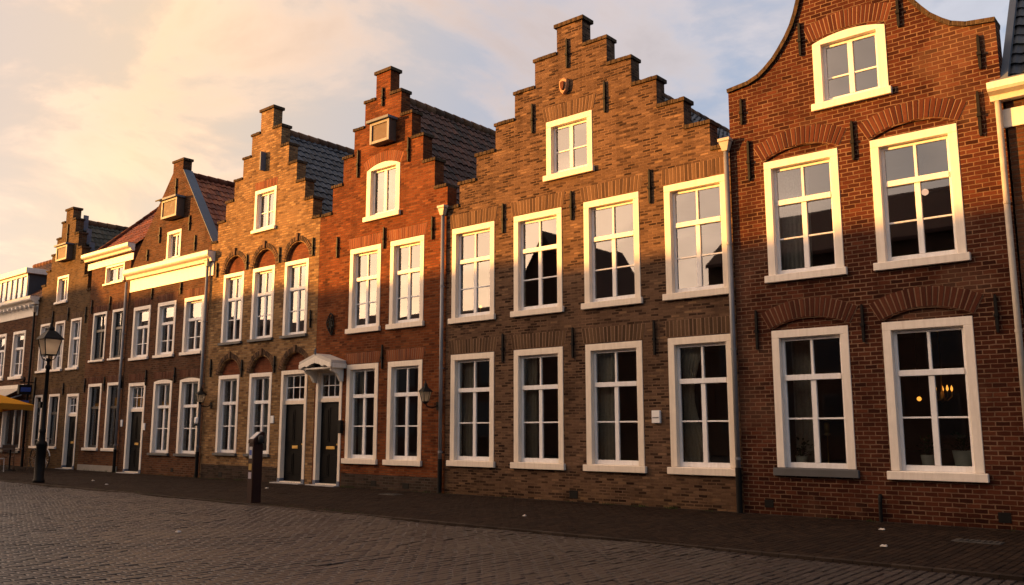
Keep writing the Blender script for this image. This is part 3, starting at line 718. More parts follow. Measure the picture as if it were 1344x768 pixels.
def house_orange():
    x0, x1, cx = -18.61, -13.89, -16.22
    h = house_root(x0, 'stepped_gable_house', 'bright orange brick house with stepped gable, hoist box and white door canopy')
    steps = [(.27, 10.36), (.68, 9.69), (1.08, 9.03), (1.49, 8.36), (1.9, 7.66)]
    holes = []
    for a, b in [(-17.33, -16.15), (-15.81, -14.63)]:
        holes.append(window(h, a, b, .57, 2.98, 2.2, (1.47,)))
        holes.append(window(h, a, b, 3.75, 5.91, 5.12, (4.5,)))
        for z in (3.0, 5.93): voussoirs(h, a-.03, b+.03, z, 0, .26, 18, M['vous_orange'], flare=.05, name='brick_lintel')
    holes.append(window(h, -16.76, -15.52, 6.53, 7.99, None, (), cw=.15, rise=.14, mull=.1, frame='cream', sash='darksash' if 'darksash' in M else 'sash'))
    voussoirs(h, -16.79, -15.49, 7.86, .15, .25, 20, M['vous_orange'])
    holes.append(door(h, -18.55, -17.5, 2.92, 2.13, wide_slot=True))
    wall(h, step_outline(x0, x1, 6.95, cx, steps), holes, 'brick_orange')
    step_copings(h, x0, x1, 6.95, cx, steps)
    for x, a, b in [(-17.84, 5.76, 6.32), (-16.04, 5.76, 6.3), (-16.0, 2.82, 3.4), (-17.11, 7.76, 8.5), (-15.22, 7.8, 8.42), (-16.21, 9.45, 9.95), (-14.35, 5.75, 6.3)]: anchor(h, x, a, b)
    hoist_box(h, -16.4, -15.7, 8.42, 9.04, .24)
    # dark brick plinth, proud of the wall
    p = MB(); p.box(-17.44, x1-.11, -.02, -.001, 0, .34); p.build('plinth', M['brick_dark'], h)
    MB().box(-16.3, -16.12, -.03, -.019, .08, .2).build('wall_vent', M['iron'], h); MB().box(-15.2, -15.0, -.03, -.019, .06, .18).build('wall_vent', M['iron'], h)
    # canopy over the door
    cxx, hw, zt, ze, pr = -18.03, .65, 3.25, 3.06, .46
    c = MB()
    for sgn in (-1, 1):
        xa, xb = cxx, cxx+sgn*hw
        c.quadbox([(xa, -pr, zt-.04), (xb, -pr, ze-.04), (xb, -.001, ze-.04), (xa, -.001, zt-.04), (xa, -pr, zt+.03), (xb, -pr, ze+.03), (xb, -.001, ze+.03), (xa, -.001, zt+.03)])
    cn = c.build('door_canopy', M['oldwhite'], h)
    t = MB()
    for sgn in (-1, 1):
        P = [(0, zt-.045), (sgn*hw, ze-.045), (sgn*hw, ze-.14), (sgn*(hw-.1), ze-.15), (sgn*(hw-.17), ze-.11), (sgn*.4, ze-.09), (sgn*.31, ze-.12), (sgn*.2, ze-.06), (0, ze-.02)]
        P = [(cxx+x, z) for x, z in P]
        t.prism(P if sgn < 0 else list(reversed(P)), -pr-.02, -pr+.03)
        t.box(cxx+sgn*hw-.03, cxx+sgn*hw+.03, -pr+.031, -.001, ze-.16, ze-.045)
        xb = cxx+sgn*(hw-.12)
        t.prismx([(-.001, ze-.17), (-pr+.08, ze-.17), (-pr+.08, ze-.23), (-.2, ze-.3), (-.09, ze-.48), (-.001, ze-.48)], xb-.04, xb+.04)
    t.build('bargeboard', M['fascia'], cn, .005)
    MB().box(cxx-hw+.04, cxx+hw-.04, -pr+.04, -.02, ze-.17, ze-.13).build('canopy_soffit', M['fascia'], cn)
    f = MB().lathe(cxx, -pr, [(.02, zt), (.03, zt+.05), (.015, zt+.08), (.03, zt+.12), (.005, zt+.16)], 8); f.build('finial', M['lead'], cn)
    # iron bird ornament
    o = MB()
    def strap(pts, w=.018): o.tube([(-18.0+x, -.03, 4.05+z) for x, z in pts], w, 6)
    strap([(-.02, .29), (.06, .24), (.1, .12), (.12, -.05), (.09, -.18), (.04, -.28)])
    strap([(-.02, .29), (-.1, .2), (-.17, .06), (-.15, -.04), (-.07, -.16), (.04, -.28)])
    strap([(-.1, .2), (-.02, .08), (.02, -.08), (.04, -.28)]); strap([(.06, .24), (.0, .12), (-.06, .0), (-.07, -.16)]); strap([(-.17, .06), (-.04, .1), (.1, .12)]); strap([(-.12, -.1), (0, -.05), (.12, -.05)])
    o.prism([(-18.03, 4.22), (-17.97, 4.16), (-17.93, 4.02), (-17.98, 3.9), (-18.06, 3.98), (-18.08, 4.12)], -.04, -.02)
    o.build('iron_ornament', M['iron'], h)
    MB().box(-17.53, -17.4, -.1, -.016, 1.3, 1.62).build('mailbox', M['iron'], h, .01)
    gable_roof(h, x0+.05, x1-.03, 6.35, cx, 9.82, .34, 9.0, 'tile_brown')
    shell(h, x0, x1, 6.4)
    return h

def house_buff():
    x0, x1, cx = -23.94, -18.62, -21.3
    h = house_root(x0, 'stepped_gable_house', 'yellow buff brick house with stepped gable and three brick arched upper windows')
    steps = [(.31, 10.6), (.73, 9.95), (1.13, 9.32), (1.54, 8.72), (1.95, 8.12), (2.33, 7.55)]
    holes = []
    uw = [(-23.17, -22.1), (-21.66, -20.59), (-20.12, -19.05)]
    lw = [(-23.17, -22.1), (-21.59, -20.52)]
    for a, b in uw:
        window(h, a, b, 3.82, 5.93, 5.16, (4.56,), cw=.11, sh=.08, sill='darksill', frame='cream_white')
        holes.append(arched(a, b, 3.82, 5.94, .5))
        MB().prism([(a, 5.931), (b, 5.931)]+seg_arc(a, b, 5.94, .5), .10, .2).build('arch_infill', M['tympanum'], h)
        voussoirs(h, a-.03, b+.03, 5.94, .53, .13, 26, M['vous_arch'], .02)
        k = (a+b)/2; MB().box(k-.05, k+.05, -.05, .02, 6.46, 6.68).build('keystone', M['vous_arch'], h, .008)
    for a, b in lw:
        window(h, a, b, .66, 2.94, 2.14, (1.49,), cw=.11, sh=.08, sill='darksill', frame='cream_white')
    for a, b in lw+[(-20.08, -18.93)]:
        if (a, b) in lw: holes.append(arched(a, b, .66, 2.95, .46))
        else: holes.append(arched(a, b, 0, 2.96, .46))
        MB().prism([(a, 2.951), (b, 2.951)]+seg_arc(a, b, 2.965, .45), .10, .2).build('arch_infill', M['tympanum'], h)
        voussoirs(h, a-.03, b+.03, 2.95, .49, .13, 26, M['vous_arch'], .02)
        k = (a+b)/2; MB().box(k-.05, k+.05, -.05, .02, 3.43, 3.62).build('keystone', M['vous_arch'], h, .008)
    door(h, -20.08, -18.93, 2.95, 2.1, .11)
    holes.append(window(h, -21.73, -20.67, 6.96, 8.23, None, (7.55,), cw=.11, sh=.1, frame='cream_white', sill='cream_white', mull=.06))
    voussoirs(h, -21.73, -20.67, 8.25, 0, .22, 15, M['vous_orange'], flare=.04, name='brick_lintel')
    wall(h, step_outline(x0, x1, 6.97, cx, steps), holes, 'brick_buff')
    step_copings(h, x0, x1, 6.97, cx, steps)
    for x, a, b in [(-23.6, 2.92, 3.45), (-21.97, 2.86, 3.35), (-20.4, 2.9, 3.38), (-18.87, 4.03, 4.5), (-18.87, 5.95, 6.45), (-21.97, 5.95, 6.4), (-20.38, 5.95, 6.4), (-23.55, 5.9, 6.35)]: anchor(h, x, a, b)
    MB().box(-21.34, -21.28, -.17, .01, 8.76, 9.32).build('hoist_beam', M['lead'], h, .008)
    p = MB()
    for a, b in ((x0+.08, -20.13),): p.box(a, b, -.02, -.001, 0, .4)
    p.build('plinth', M['brick_dark'], h)
    MB().box(-20.48, -20.34, -.03, -.001, 1.56, 1.76).build('house_number_plate', M['signwhite'], h, .004)
    MB().box(-22.9, -22.72, -.03, -.019, .07, .2).build('wall_vent', M['iron'], h)
    gable_roof(h, x0+.03, x1-.03, 6.7, cx, 10.08, .34, 9.0, 'tile_slate')
    shell(h, x0, x1, 6.8)
    pipe(h, -23.98, 6.3, -.09)
    return h

def cornice(house, x0, x1, z0, z1, p, fz0=None, fz1=None, dentils=False):
    c = MB(); d = z1-z0
    c.prismx([(-.001, z0), (-p*.45, z0), (-p*.55, z0+d*.3), (-p*.9, z0+d*.45), (-p, z0+d*.6), (-p, z1), (-.001, z1)], x0, x1)
    if dentils:
        x = x0+.1
        while x < x1-.1: c.box(x, x+.09, -p*.8, -.031, z0-.1, z0-.002); x += .42
    o = c.build('cornice', M['fascia'], house)
    if fz0 is not None:
        MB().box(x0+.1, x1-.02, -.03, -.001, fz0, fz1).build('fascia_board', M['fascia'], o, .006)
    MB().box(x0+.04, x1-.04, -p+.03, -.01, z1+.001, z1+.03).build('gutter_lining', M['lead'], o)
    return o

def house_spout():
    x0, x1, cx = -29.05, -23.95, -26.28
    h = house_root(x0, 'gabled_house', 'dark red brick house with pointed gable, red tiles and broad white cornice')
    holes = []
    for a, b in [(-26.95, -25.81), (-25.35, -24.17)]:
        holes.append(window(h, a, b, .6, 2.95, 2.1, (1.43,), cw=.12, rise=.06, frame='cream_white', sill='darksill', sh=.08))
    for a, b in [(-28.62, -27.47), (-27.0, -25.85), (-25.35, -24.21)]:
        holes.append(window(h, a, b, 3.65, 5.44, 4.75, (4.2,), ubar=False, cw=.12, frame='cream_white', sill='cream_white', sh=.1))
        voussoirs(h, a-.03, b+.03, 5.46, 0, .24, 16, M['vous_red'], flare=.04, name='brick_lintel')
    for a, b in [(-28.62, -27.48), (-26.95, -25.81), (-25.35, -24.17)]:
        voussoirs(h, a-.03, b+.03, 2.98, .0, .22, 16, M['vous_red'], flare=.04, name='brick_lintel')
    holes.append(door(h, -28.62, -27.48, 2.91, 2.02, .11, 'cream_white'))
    holes.append(window(h, -26.68, -25.8, 6.78, 7.75, None, (), cw=.1, sh=.06, mull=.06))
    out = [(x0, 0), (x1, 0), (x1, 6.95), (-24.0, 7.1), (-25.95, 9.72), (-25.95, 10.05), (-26.57, 10.05), (-26.57, 9.72), (-28.6, 7.35), (x0+.03, 6.75)]
    wall(h, out, holes, 'brick_maroon')
    c = MB().box(-26.63, -25.89, -.03, .33, 10.05, 10.13); c.build('coping', M['coping'], h, .006)
    f = MB()
    for (xa, za), (xb, zb) in (((-25.95, 9.72), (-23.9, 6.98)),):
        f.quadbox([(xa, .004, za+.002), (xb, .004, zb+.002), (xb, .34, zb+.002), (xa, .34, za+.002), (xa, .004, za+.03), (xb, .004, zb+.03), (xb, .34, zb+.03), (xa, .34, za+.03)])
    f.build('verge_flashing', M['lead'], h)
    for x, a, b in [(-27.46, 2.8, 3.3), (-25.66, 2.82, 3.3), (-27.15, 7.45, 8.0), (-25.3, 7.6, 8.1), (-24.9, 6.9, 7.4), (-27.9, 6.95, 7.35), (-26.28, 8.9, 9.5), (-27.42, 5.6, 5.98), (-25.6, 5.6, 5.98)]: anchor(h, x, a, b)
    hoist_box(h, -26.66, -25.72, 8.12, 8.8, .27, True)
    cornice(h, -29.07, -23.72, 6.42, 6.72, .27, 5.99, 6.4)
    gable_roof(h, x0+.05, x1-.03, 6.6, cx, 9.68, .34, 9.0, 'tile_red', 'vous_red')
    shell(h, x0, x1, 6.6)
    pipe(h, -29.1, 6.35, -.09, False)
    MB().box(-27.46, -27.34, -.03, -.001, 1.38, 1.6).build('house_number_plate', M['signwhite'], h)
    MB().box(-25.6, -25.45, -.012, .01, .12, .24).build('wall_vent', M['iron'], h)
    return h

def house_cornice():
    x0, x1 = -32.0, -29.06
    h = house_root(x0, 'cornice_house', 'narrow russet brick house with white cornice and sloping red tiled roof')
    holes = []
    for a, b in [(-31.6, -30.57), (-30.15, -29.2)]:
        holes.append(window(h, a, b, .68, 2.98, 2.15, (), cw=.1, frame='cream_white', sash='darkpaint', ubar=False, sill='cream_white', sh=.1, mull=.04))
        holes.append(window(h, a, b, 3.74, 5.5, 4.85, (), cw=.09, frame='cream_white', sash='darkpaint', sill='cream_white', sh=.08))
        for z in (3.0, 5.52): voussoirs(h, a-.03, b+.03, z, 0, .22, 15, M['vous_red'], flare=.04, name='brick_lintel')
    holes.append(window(h, -30.9, -29.5, 6.42, 7.12, None, (), cw=.07, sh=.07, frame='cream_white', sill='cream_white', sash='cream_white'))
    wall(h, rect(x0, x1, 0, 7.5), holes, 'brick_russet')
    MB().box(x0+.02, x1-.02, -.02, -.001, 0, .2).build('plinth', M['stucco'], h)
    cornice(h, -32.4, -28.85, 7.44, 7.68, .27, 7.13, 7.37)
    m = MB(); V = Vector((0, 2.9, 2.7)); roof_slope(m, (x0-.05, .02, 7.6), (1, 0, 0), x1-x0, V, V.length)
    V2 = Vector((0, -2.9, 2.7)); roof_slope(m, (x0-.05, 5.82, 7.6), (1, 0, 0), x1-x0, V2, V2.length)
    rf = m.build('roof', M['tile_red'], h)
    MB().prismx([(.05, 7.5), (5.8, 7.5), (2.92, 10.24)], x0, x1-.02).build('attic_wall', M['brick_russet'], rf)
    r = MB(); ridge_tiles(r, (x0-.08, 2.92, 10.32), (x1, 2.92, 10.32)); ridge_tiles(r, (x0-.05, .0, 7.66), (x0-.05, 2.9, 10.36), .09); r.build('ridge_tile', M['vous_red'], rf, 0, True)
    for x, a, b in [(-31.85, 2.7, 3.2), (-30.36, 2.7, 3.2), (-29.12, 2.75, 3.2), (-30.36, 5.5, 6.0), (-31.75, 5.5, 6.0)]: anchor(h, x, a, b)
    MB().box(-28.98, -28.86, -.03, -.001, 1.5, 1.72).build('house_number_plate', M['signwhite'], h)
    shell(h, x0, x1, 7.5, 6.0)
    return h

def house_small():
    x0, x1, cx = -36.58, -32.01, -34.3
    h = house_root(x0, 'stepped_gable_house', 'small olive brown brick house with narrow stepped gable and mossy grey roof')
    steps = [(.3, 9.75), (.6, 9.3), (.95, 8.7), (1.3, 8.1), (1.65, 7.5), (2.0, 6.95)]
    holes = []
    for a, b in [(-36.13, -35.25), (-34.78, -33.93), (-33.43, -32.55)]:
        holes.append(window(h, a, b, 3.55, 5.45, 4.72, (4.15,), cw=.09, sh=.09, frame='cream_white', sill='cream_white', mull=.05))
    for a, b in [(-36.13, -35.42), (-34.83, -33.9)]:
        holes.append(window(h, a, b, .7, 2.71, 2.0, (), cw=.09, sh=.09, frame='cream_white', sill='cream_white', sash='darkpaint'))
    holes.append(door(h, -33.28, -32.3, 2.68, 1.92, .1, 'cream_white'))
    holes.append(window(h, -34.9, -33.92, 6.12, 7.2, None, (), cw=.09, sh=.09, frame='cream_white', sill='cream_white', mull=.07))
    for a, b in [(-36.13, -35.25), (-34.78, -33.93), (-33.43, -32.55)]:
        for z in (5.47, 2.73): voussoirs(h, a-.03, b+.03, z, 0, .2, 14, M['vous_brown'], flare=.03, name='brick_lintel')
    wall(h, step_outline(x0, x1, 6.4, cx, steps), holes, 'brick_olive')
    step_copings(h, x0, x1, 6.4, cx, steps)
    for x, a, b in [(-34.3, 8.45, 9.2), (-35.02, 5.4, 5.9), (-33.68, 5.4, 5.9), (-32.2, 5.2, 5.8), (-35.05, 2.65, 3.1), (-33.6, 2.65, 3.1)]: anchor(h, x, a, b)
    hoist_box(h, -34.7, -33.78, 7.75, 8.38, .22)
    l = MB()
    for k in range(6):
        x = cx+.42+.35*k; z = 9.05-.58*k; l.box(x, x+.05, .34, .52, z-.1, z+.5); l.box(x, x+.36, .34, .52, z-.15, z-.1)
    l.build('stepped_flashing', M['lead'], h)
    gable_roof(h, x0+.05, x1-.05, 6.2, cx, 9.36, .34, 9.0, 'tile_olive')
    shell(h, x0, x1, 6.2)
    pipe(h, -36.62, 6.0, -.09, True, 'iron')
    return h

def house_dormer():
    x0, x1 = -47.0, -36.6
    h = house_root(x0, 'dormer_house', 'brown brick house with ornate white cornice and flat roofed dormer at the street end')
    holes = []
    for a, b in [(-38.8, -37.55), (-40.75, -39.5), (-42.7, -41.45), (-44.65, -43.4), (-46.6, -45.35)]:
        holes.append(window(h, a, b, 3.4, 5.35, 4.65, (4.05,), cw=.12, sh=.12, frame='cream_white', sill='cream_white', ubar=False))
    # shop front below
    holes.append(window(h, -39.2, -37.2, .5, 2.5, None, (), cw=.1, sh=.1, frame='cream_white', sash='cream_white', sill='darksill'))
    holes.append(window(h, -41.7, -39.6, .5, 2.5, None, (), cw=.1, sh=.1, frame='cream_white', sash='cream_white', sill='darksill'))
    holes.append(window(h, -46.4, -44.0, .5, 2.5, None, (), cw=.1, sh=.1, frame='cream_white', sash='cream_white', sill='darksill'))
    holes.append(door(h, -43.3, -42.1, 2.6, 2.0, .1, 'cream_white'))
    wall(h, rect(x0, x1, 0, 6.4), holes, 'brick_far')
    cornice(h, x0, -36.5, 6.3, 6.6, .35, 5.86, 6.28, True)
    m = MB(); V = Vector((0, 3.6, 3.0)); roof_slope(m, (x0, .1, 6.55), (1, 0, 0), x1-x0, V, V.length)
    V2 = Vector((0, -3.6, 3.0)); roof_slope(m, (x0, 7.3, 6.55), (1, 0, 0), x1-x0, V2, V2.length)
    rf = m.build('roof', M['tile_brown'], h)
    MB().prismx([(.12, 6.45), (7.25, 6.45), (3.7, 9.4)], x0, x1-.02).build('attic_wall', M['brick_far'], rf)
    r = MB(); ridge_tiles(r, (x0, 3.7, 9.6), (x1, 3.7, 9.6)); r.build('ridge_tile', M['vous_red'], rf, 0, True)
    d = MB(); d.prismx([(.4, 6.7), (1.75, 7.85), (.4, 7.85)], -42.2, -38.75); dm = d.build('dormer', M['dormer'], h)
    t = MB(); t.box(-42.35, -38.6, .2, 2.1, 7.852, 8.07); t.build('dormer_roof', M['fascia'], dm, .008)
    w = MB()
    for k in range(7):
        x = -42.2+k*.56; w.box(x, x+.08, .33, .398, 6.8, 7.85)
    w.box(-42.2, -38.76, .325, .397, 6.68, 6.8); w.box(-42.2, -38.76, .326, .397, 7.75, 7.851)
    w.build('dormer_frame', M['fascia'], dm, .004)
    glaze_pane(MB().box(-42.1, -38.8, .37, .374, 6.8, 7.75).build('pane', M['glass'], dm))
    lf = MB(); lf.quadbox([(-38.75, .33, 6.62), (-38.66, .33, 6.62), (-38.66, 1.9, 7.93), (-38.75, 1.9, 7.93), (-38.75, .33, 6.70), (-38.66, .33, 6.70), (-38.66, 1.9, 8.0), (-38.75, 1.9, 8.0)]); lf.build('verge_flashing', M['lead'], dm)
    # awning folded out over the shop
    a = MB(); n = 14
    a.quadbox([(-42, -.12, 2.98), (-37.0, -.12, 2.98), (-37.0, -.02, 2.98), (-42, -.02, 2.98), (-42, -.12, 3.16), (-37.0, -.12, 3.16), (-37.0, -.02, 3.16), (-42, -.02, 3.16)])
    aw = a.build('awning', M['fascia'], h)
    b = MB(); b.quadbox([(-41.9, -1.15, 2.42), (-37.1, -1.15, 2.42), (-37.1, -.13, 3.0), (-41.9, -.13, 3.0), (-41.9, -1.15, 2.44), (-37.1, -1.15, 2.44), (-37.1, -.13, 3.02), (-41.9, -.13, 3.02)]); b.build('awning_cloth', M['canvas_cream'], aw)
    br = MB().tube([(-37.2, -.1, 2.75), (-37.15, -1.1, 2.4)], .02, 6); br.build('awning_arm', M['chairwhite'], aw)
    shell(h, x0, x1, 6.4, 7.4)
    return h

def house_edge():
    x0, x1 = -2.45, 3.6
    h = house_root(x0, 'cornice_house', 'dark brick house with cream cornice and slate roof at the far right edge')
    holes = []
    for a, b in [(-1.3, -.1), (.9, 2.1)]:
        holes.append(window(h, a, b, .64, 3.0, 2.2, (1.5,), frame='cream_white'))
        holes.append(window(h, a, b, 3.7, 5.6, 4.9, (4.3,), frame='cream_white'))
        for z in (3.02, 5.62): voussoirs(h, a-.03, b+.03, z, 0, .26, 16, M['vous_red'], flare=.04, name='brick_lintel')
    wall(h, rect(x0, x1, 0, 6.3), holes, 'brick_maroon')
    cornice(h, -2.62, x1, 6.12, 6.36, .3, 5.72, 6.0)
    m = MB(); V = Vector((0, 3.2, 4.2)); roof_slope(m, (x0+.02, .05, 6.34), (1, 0, 0), x1-x0, V, V.length)
    V2 = Vector((0, -3.2, 4.2)); roof_slope(m, (x0+.02, 6.5, 6.34), (1, 0, 0), x1-x0, V2, V2.length)
    rf = m.build('roof', M['tile_slate'], h)
    MB().prismx([(.1, 6.25), (6.45, 6.25), (3.25, 10.4)], x0+.03, x1-.02).build('attic_wall', M['brick_maroon'], rf)
    f = MB(); f.quadbox([(x0-.04, .0, 6.38), (x0+.06, .0, 6.38), (x0+.06, 3.2, 10.6), (x0-.04, 3.2, 10.6), (x0-.04, .0, 6.5), (x0+.06, .0, 6.5), (x0+.06, 3.2, 10.72), (x0-.04, 3.2, 10.72)]); f.build('verge_flashing', M['lead'], rf)
    shell(h, x0, x1, 6.3, 6.6)
    pipe(h, -2.53, 6.12, -.09, False, 'pipe_cream')
    return h

H_dormer = house_dormer(); H_small = house_small(); H_corn = house_cornice(); H_spout = house_spout()
H_buff = house_buff(); H_orange = house_orange(); H_brown = house_brown(); H_red = house_red(); H_edge = house_edge()

# ------------------------------------------------------------------ the other side of the square (mirrored in the panes, throws the evening shade)
def opposite(x0, x1, ridge, eave, label, gable=False, mat='brick_far', tile='tile_brown', y=-24.0, depth=8.0):
    h = thing('terraced_house', (x0, y, 0), label, 'house', 'houses across the square')
    cx = (x0+x1)/2
    if gable:
        MB().prism([(x0, 0), (x1, 0), (x1, eave), (cx, ridge), (x0, eave)], y-depth, y).build('wall', M[mat], h)
        r = MB()
        for xe in (x0, x1):
            d = (cx-xe); o = -.15 if xe == x0 else .15
            r.quadbox([(xe+o, y-depth-.1, eave-.1), (xe+o, y+.15, eave-.1), (cx, y+.15, ridge+.02), (cx, y-depth-.1, ridge+.02),
                       (xe+o, y-depth-.1, eave+.06), (xe+o, y+.15, eave+.06), (cx, y+.15, ridge+.18), (cx, y-depth-.1, ridge+.18)])
        r.build('roof', M[tile], h)
    else:
        MB().prismx([(y, 0), (y, eave), (y-depth/2, ridge-.1), (y-depth, eave), (y-depth, 0)], x0+.01, x1-.01).build('wall', M[mat], h)
        r = MB()
        for ye in (y, y-depth):
            s = .25 if ye == y else -.25
            r.quadbox([(x0, ye+s, eave-.2), (x1, ye+s, eave-.2), (x1, y-depth/2, ridge-.08), (x0, y-depth/2, ridge-.08), (x0, ye+s, eave-.04), (x1, ye+s, eave-.04), (x1, y-depth/2, ridge), (x0, y-depth/2, ridge)])
        r.build('roof', M[tile], h)
    n = max(2, int((x1-x0)/2.2))
    for z in (1.0, 4.0):
        for k in range(n):
            c = x0+(k+.5)*(x1-x0)/n
            w = MB(); w.box(c-.6, c+.6, y+.002, y+.05, z, z+2.0); o = w.build('window', M['oldwood'], h)
            MB().box(c-.5, c+.5, y+.051, y+.056, z+.1, z+1.9).build('pane', M['darkpaint'], o)
    return h
for i, (a, b, r, e, g) in enumerate([(-120, -86, 12.2, 7.5, 0), (-86, -75, 12.0, 7.5, 0), (-75, -67.5, 11.4, 7.2, 0), (-67.5, -62, 10.6, 6.9, 0), (-62, -55, 10.1, 6.6, 0), (-55, -47, 9.75, 6.5, 0), (-47, -33.4, 9.4, 6.3, 0),
                        (-33.4, -27.2, 12.3, 7.4, 1), (-27.2, -20, 8.8, 6.2, 0), (-20, -4, 12.2, 9.4, 0), (-4, 22, 10.5, 7, 0)]):
    opposite(a, b, r, e, ['long dark brick terrace with tall tiled roof seen only mirrored at the street end', 'tall brick terrace house across the square', 'brick house with steep roof across the square',
        'russet terrace house mirrored in the left windows', 'terrace house with brown tiles mirrored in the buff house', 'terrace house mirrored in the orange house windows', 'wide terrace house mirrored low in the brown house windows',
        'pointed gable house mirrored in the brown house windows', 'low terrace mirrored under the sky in the brown house windows', 'tall terrace mirrored in the deep red house windows', 'long terrace behind the photographer'][i], bool(g))

# ------------------------------------------------------------------ ground
def sheet(name, x0, x1, y0, y1, z, mat):
    m = MB(); m.quad((x0, y0, z), (x1, y0, z), (x1, y1, z), (x0, y1, z)); return tag(m.build(name, mat), kind='structure')
sheet('ground', -600, 600, -600, 600, -.06, M['street'])
sheet('road', -130, 60, -24, -4.36, -.048, M['street'])
def setts(name, mat, x0, x1, ytop, ybot, rw, ln, zbase, amp, jit, gap, bev, seed):
    """clinkers in rows that run across the street, every one laid by hand: uneven, a little tilted, some sunk"""
    m = MB(); rg = random.Random(seed)
    nx, ny = int((x1-x0)/rw), int((ytop-ybot)/ln)+2
    for i in range(nx):
        xc = x0+i*rw
        off = ((i % 2)*.5+rg.uniform(-.05, .05))*ln
        for j in range(ny):
            yc = ytop-j*ln+off-ln*.5
            if yc > ytop+ln*.35: continue
            wob = .022*math.sin(xc*.9+yc*1.3)+.018*math.sin(xc*2.3-yc*1.7+1)+.02*math.sin(xc*.37+.5)
            x = xc+.02*math.sin(yc*.8)+.012*math.sin(yc*2.1+2)+rg.uniform(-.002, .002); y = yc+.03*math.sin(xc*.6)*(amp > .3)*min(1, (ytop-yc)/1.5)+rg.uniform(-.003, .003)
            z = zbase+wob*amp+rg.gauss(0, .0022*jit)-(.008*jit if rg.random() < .02 else 0); a, c = rg.gauss(0, .022*jit), rg.gauss(0, .016*jit)
            hx, hy = rw/2-rg.uniform(.5, 1.0)*gap, ln/2-rg.uniform(.5, 1.0)*gap
            if y-hy < ybot: d_ = (ybot-(y-hy))/2; y += d_; hy -= d_
            if y+hy > ytop: d_ = (y+hy-ytop)/2; y -= d_; hy -= d_
            if hy < .02: continue
            th = rg.gauss(0, .012); ct, st = math.cos(th), math.sin(th)
            P = lambda u, v, dz: (x+u*ct-v*st, y+u*st+v*ct, z+u*a+v*c+dz)
            i0 = len(m.v); b1 = bev
            m.v += [P(-hx, -hy, -.03), P(hx, -hy, -.03), P(hx, hy, -.03), P(-hx, hy, -.03),
                    P(-hx, -hy, -.006), P(hx, -hy, -.006), P(hx, hy, -.006), P(-hx, hy, -.006),
                    P(-hx+b1, -hy+b1, 0), P(hx-b1, -hy+b1, 0), P(hx-b1, hy-b1, 0), P(-hx+b1, hy-b1, 0)]
            m.f.append((i0+8, i0+9, i0+10, i0+11))
            for k in range(4):
                q = (k+1) % 4
                m.f += [(i0+k, i0+q, i0+4+q, i0+4+k), (i0+4+k, i0+4+q, i0+8+q, i0+8+k)]
    return tag(m.build(name, mat), kind='structure')
setts('road_paving', M['sett'], -36, 4, -4.36, -11.8, .098, .206, -.016, .4, .95, .0085, .008, 3)
setts('pavement_paving', M['walkbrick'], -37, 4, -.08, -4.25, .088, .2, .008, .12, .45, .0045, .005, 5)
m = MB().box(-130, 60, -4.25, .25, -.05, -.012); tag(m.build('pavement', M['walk']), kind='structure')
m = MB().box(-130, 60, -4.355, -4.252, -.05, .006); tag(m.build('kerb', M['kerb']), kind='structure')
m = MB().box(-13.8, 3.6, -.075, -.001, -.02, .012); tag(m.build('kerb_strip', M['kerb']), kind='structure')

# ------------------------------------------------------------------ street lamp
def street_lamp():
    x, y = -24.87, -4.1
    t = thing('street_lamp', (x, y, 0), 'black cast iron street lamp with four sided glass lantern on the pavement edge', 'street lamp')
    MB().lathe(x, y, [(.15, 0), (.15, .08), (.125, .1), (.12, .95), (.14, .98), (.14, 1.04), (.085, 1.1), (.07, 1.3), (.085, 1.33), (.085, 1.38), (.06, 1.42), (.045, 3.0), (.07, 3.02), (.07, 3.08), (.04, 3.12), (.035, 3.2), (.06, 3.22), (.06, 3.26), (.03, 3.3)], 14).build('pole', M['iron'], t, 0, True)
    MB().tube([(x-.22, y, 2.05), (x, y, 2.05)], .02, 8).box(x-.3, x-.16, y-.05, y+.05, 1.97, 2.13).build('junction_box', M['iron'], t)
    s = MB()
    for k in range(4):
        a = math.pi/4+k*math.pi/2; c, d = math.cos(a), math.sin(a)
        s.tube([(x, y, 3.2), (x+.16*c, y+.16*d, 3.28), (x+.2*c, y+.2*d, 3.38)], .012, 6)
        s.tube([(x+.2*c, y+.2*d, 3.38), (x+.31*c, y+.31*d, 3.8)], .014, 6)
    s.lathe(x, y, [(.22, 3.37), (.22, 3.395)], 4, math.pi/4)
    s.build('lantern_frame', M['iron'], t)
    MB().lathe(x, y, [(.185, 3.396), (.295, 3.795)], 4, math.pi/4).build('lantern_glass', M['lampglass'], t)
    MB().lathe(x, y, [(.37, 3.8), (.36, 3.83), (.18, 4.0), (.1, 4.05), (.11, 4.1), (.08, 4.13), (.05, 4.16), (.045, 4.2), (.015, 4.25), (.004, 4.34)], 4, math.pi/4).build('lantern_roof', M['iron'], t)
    return t
street_lamp()

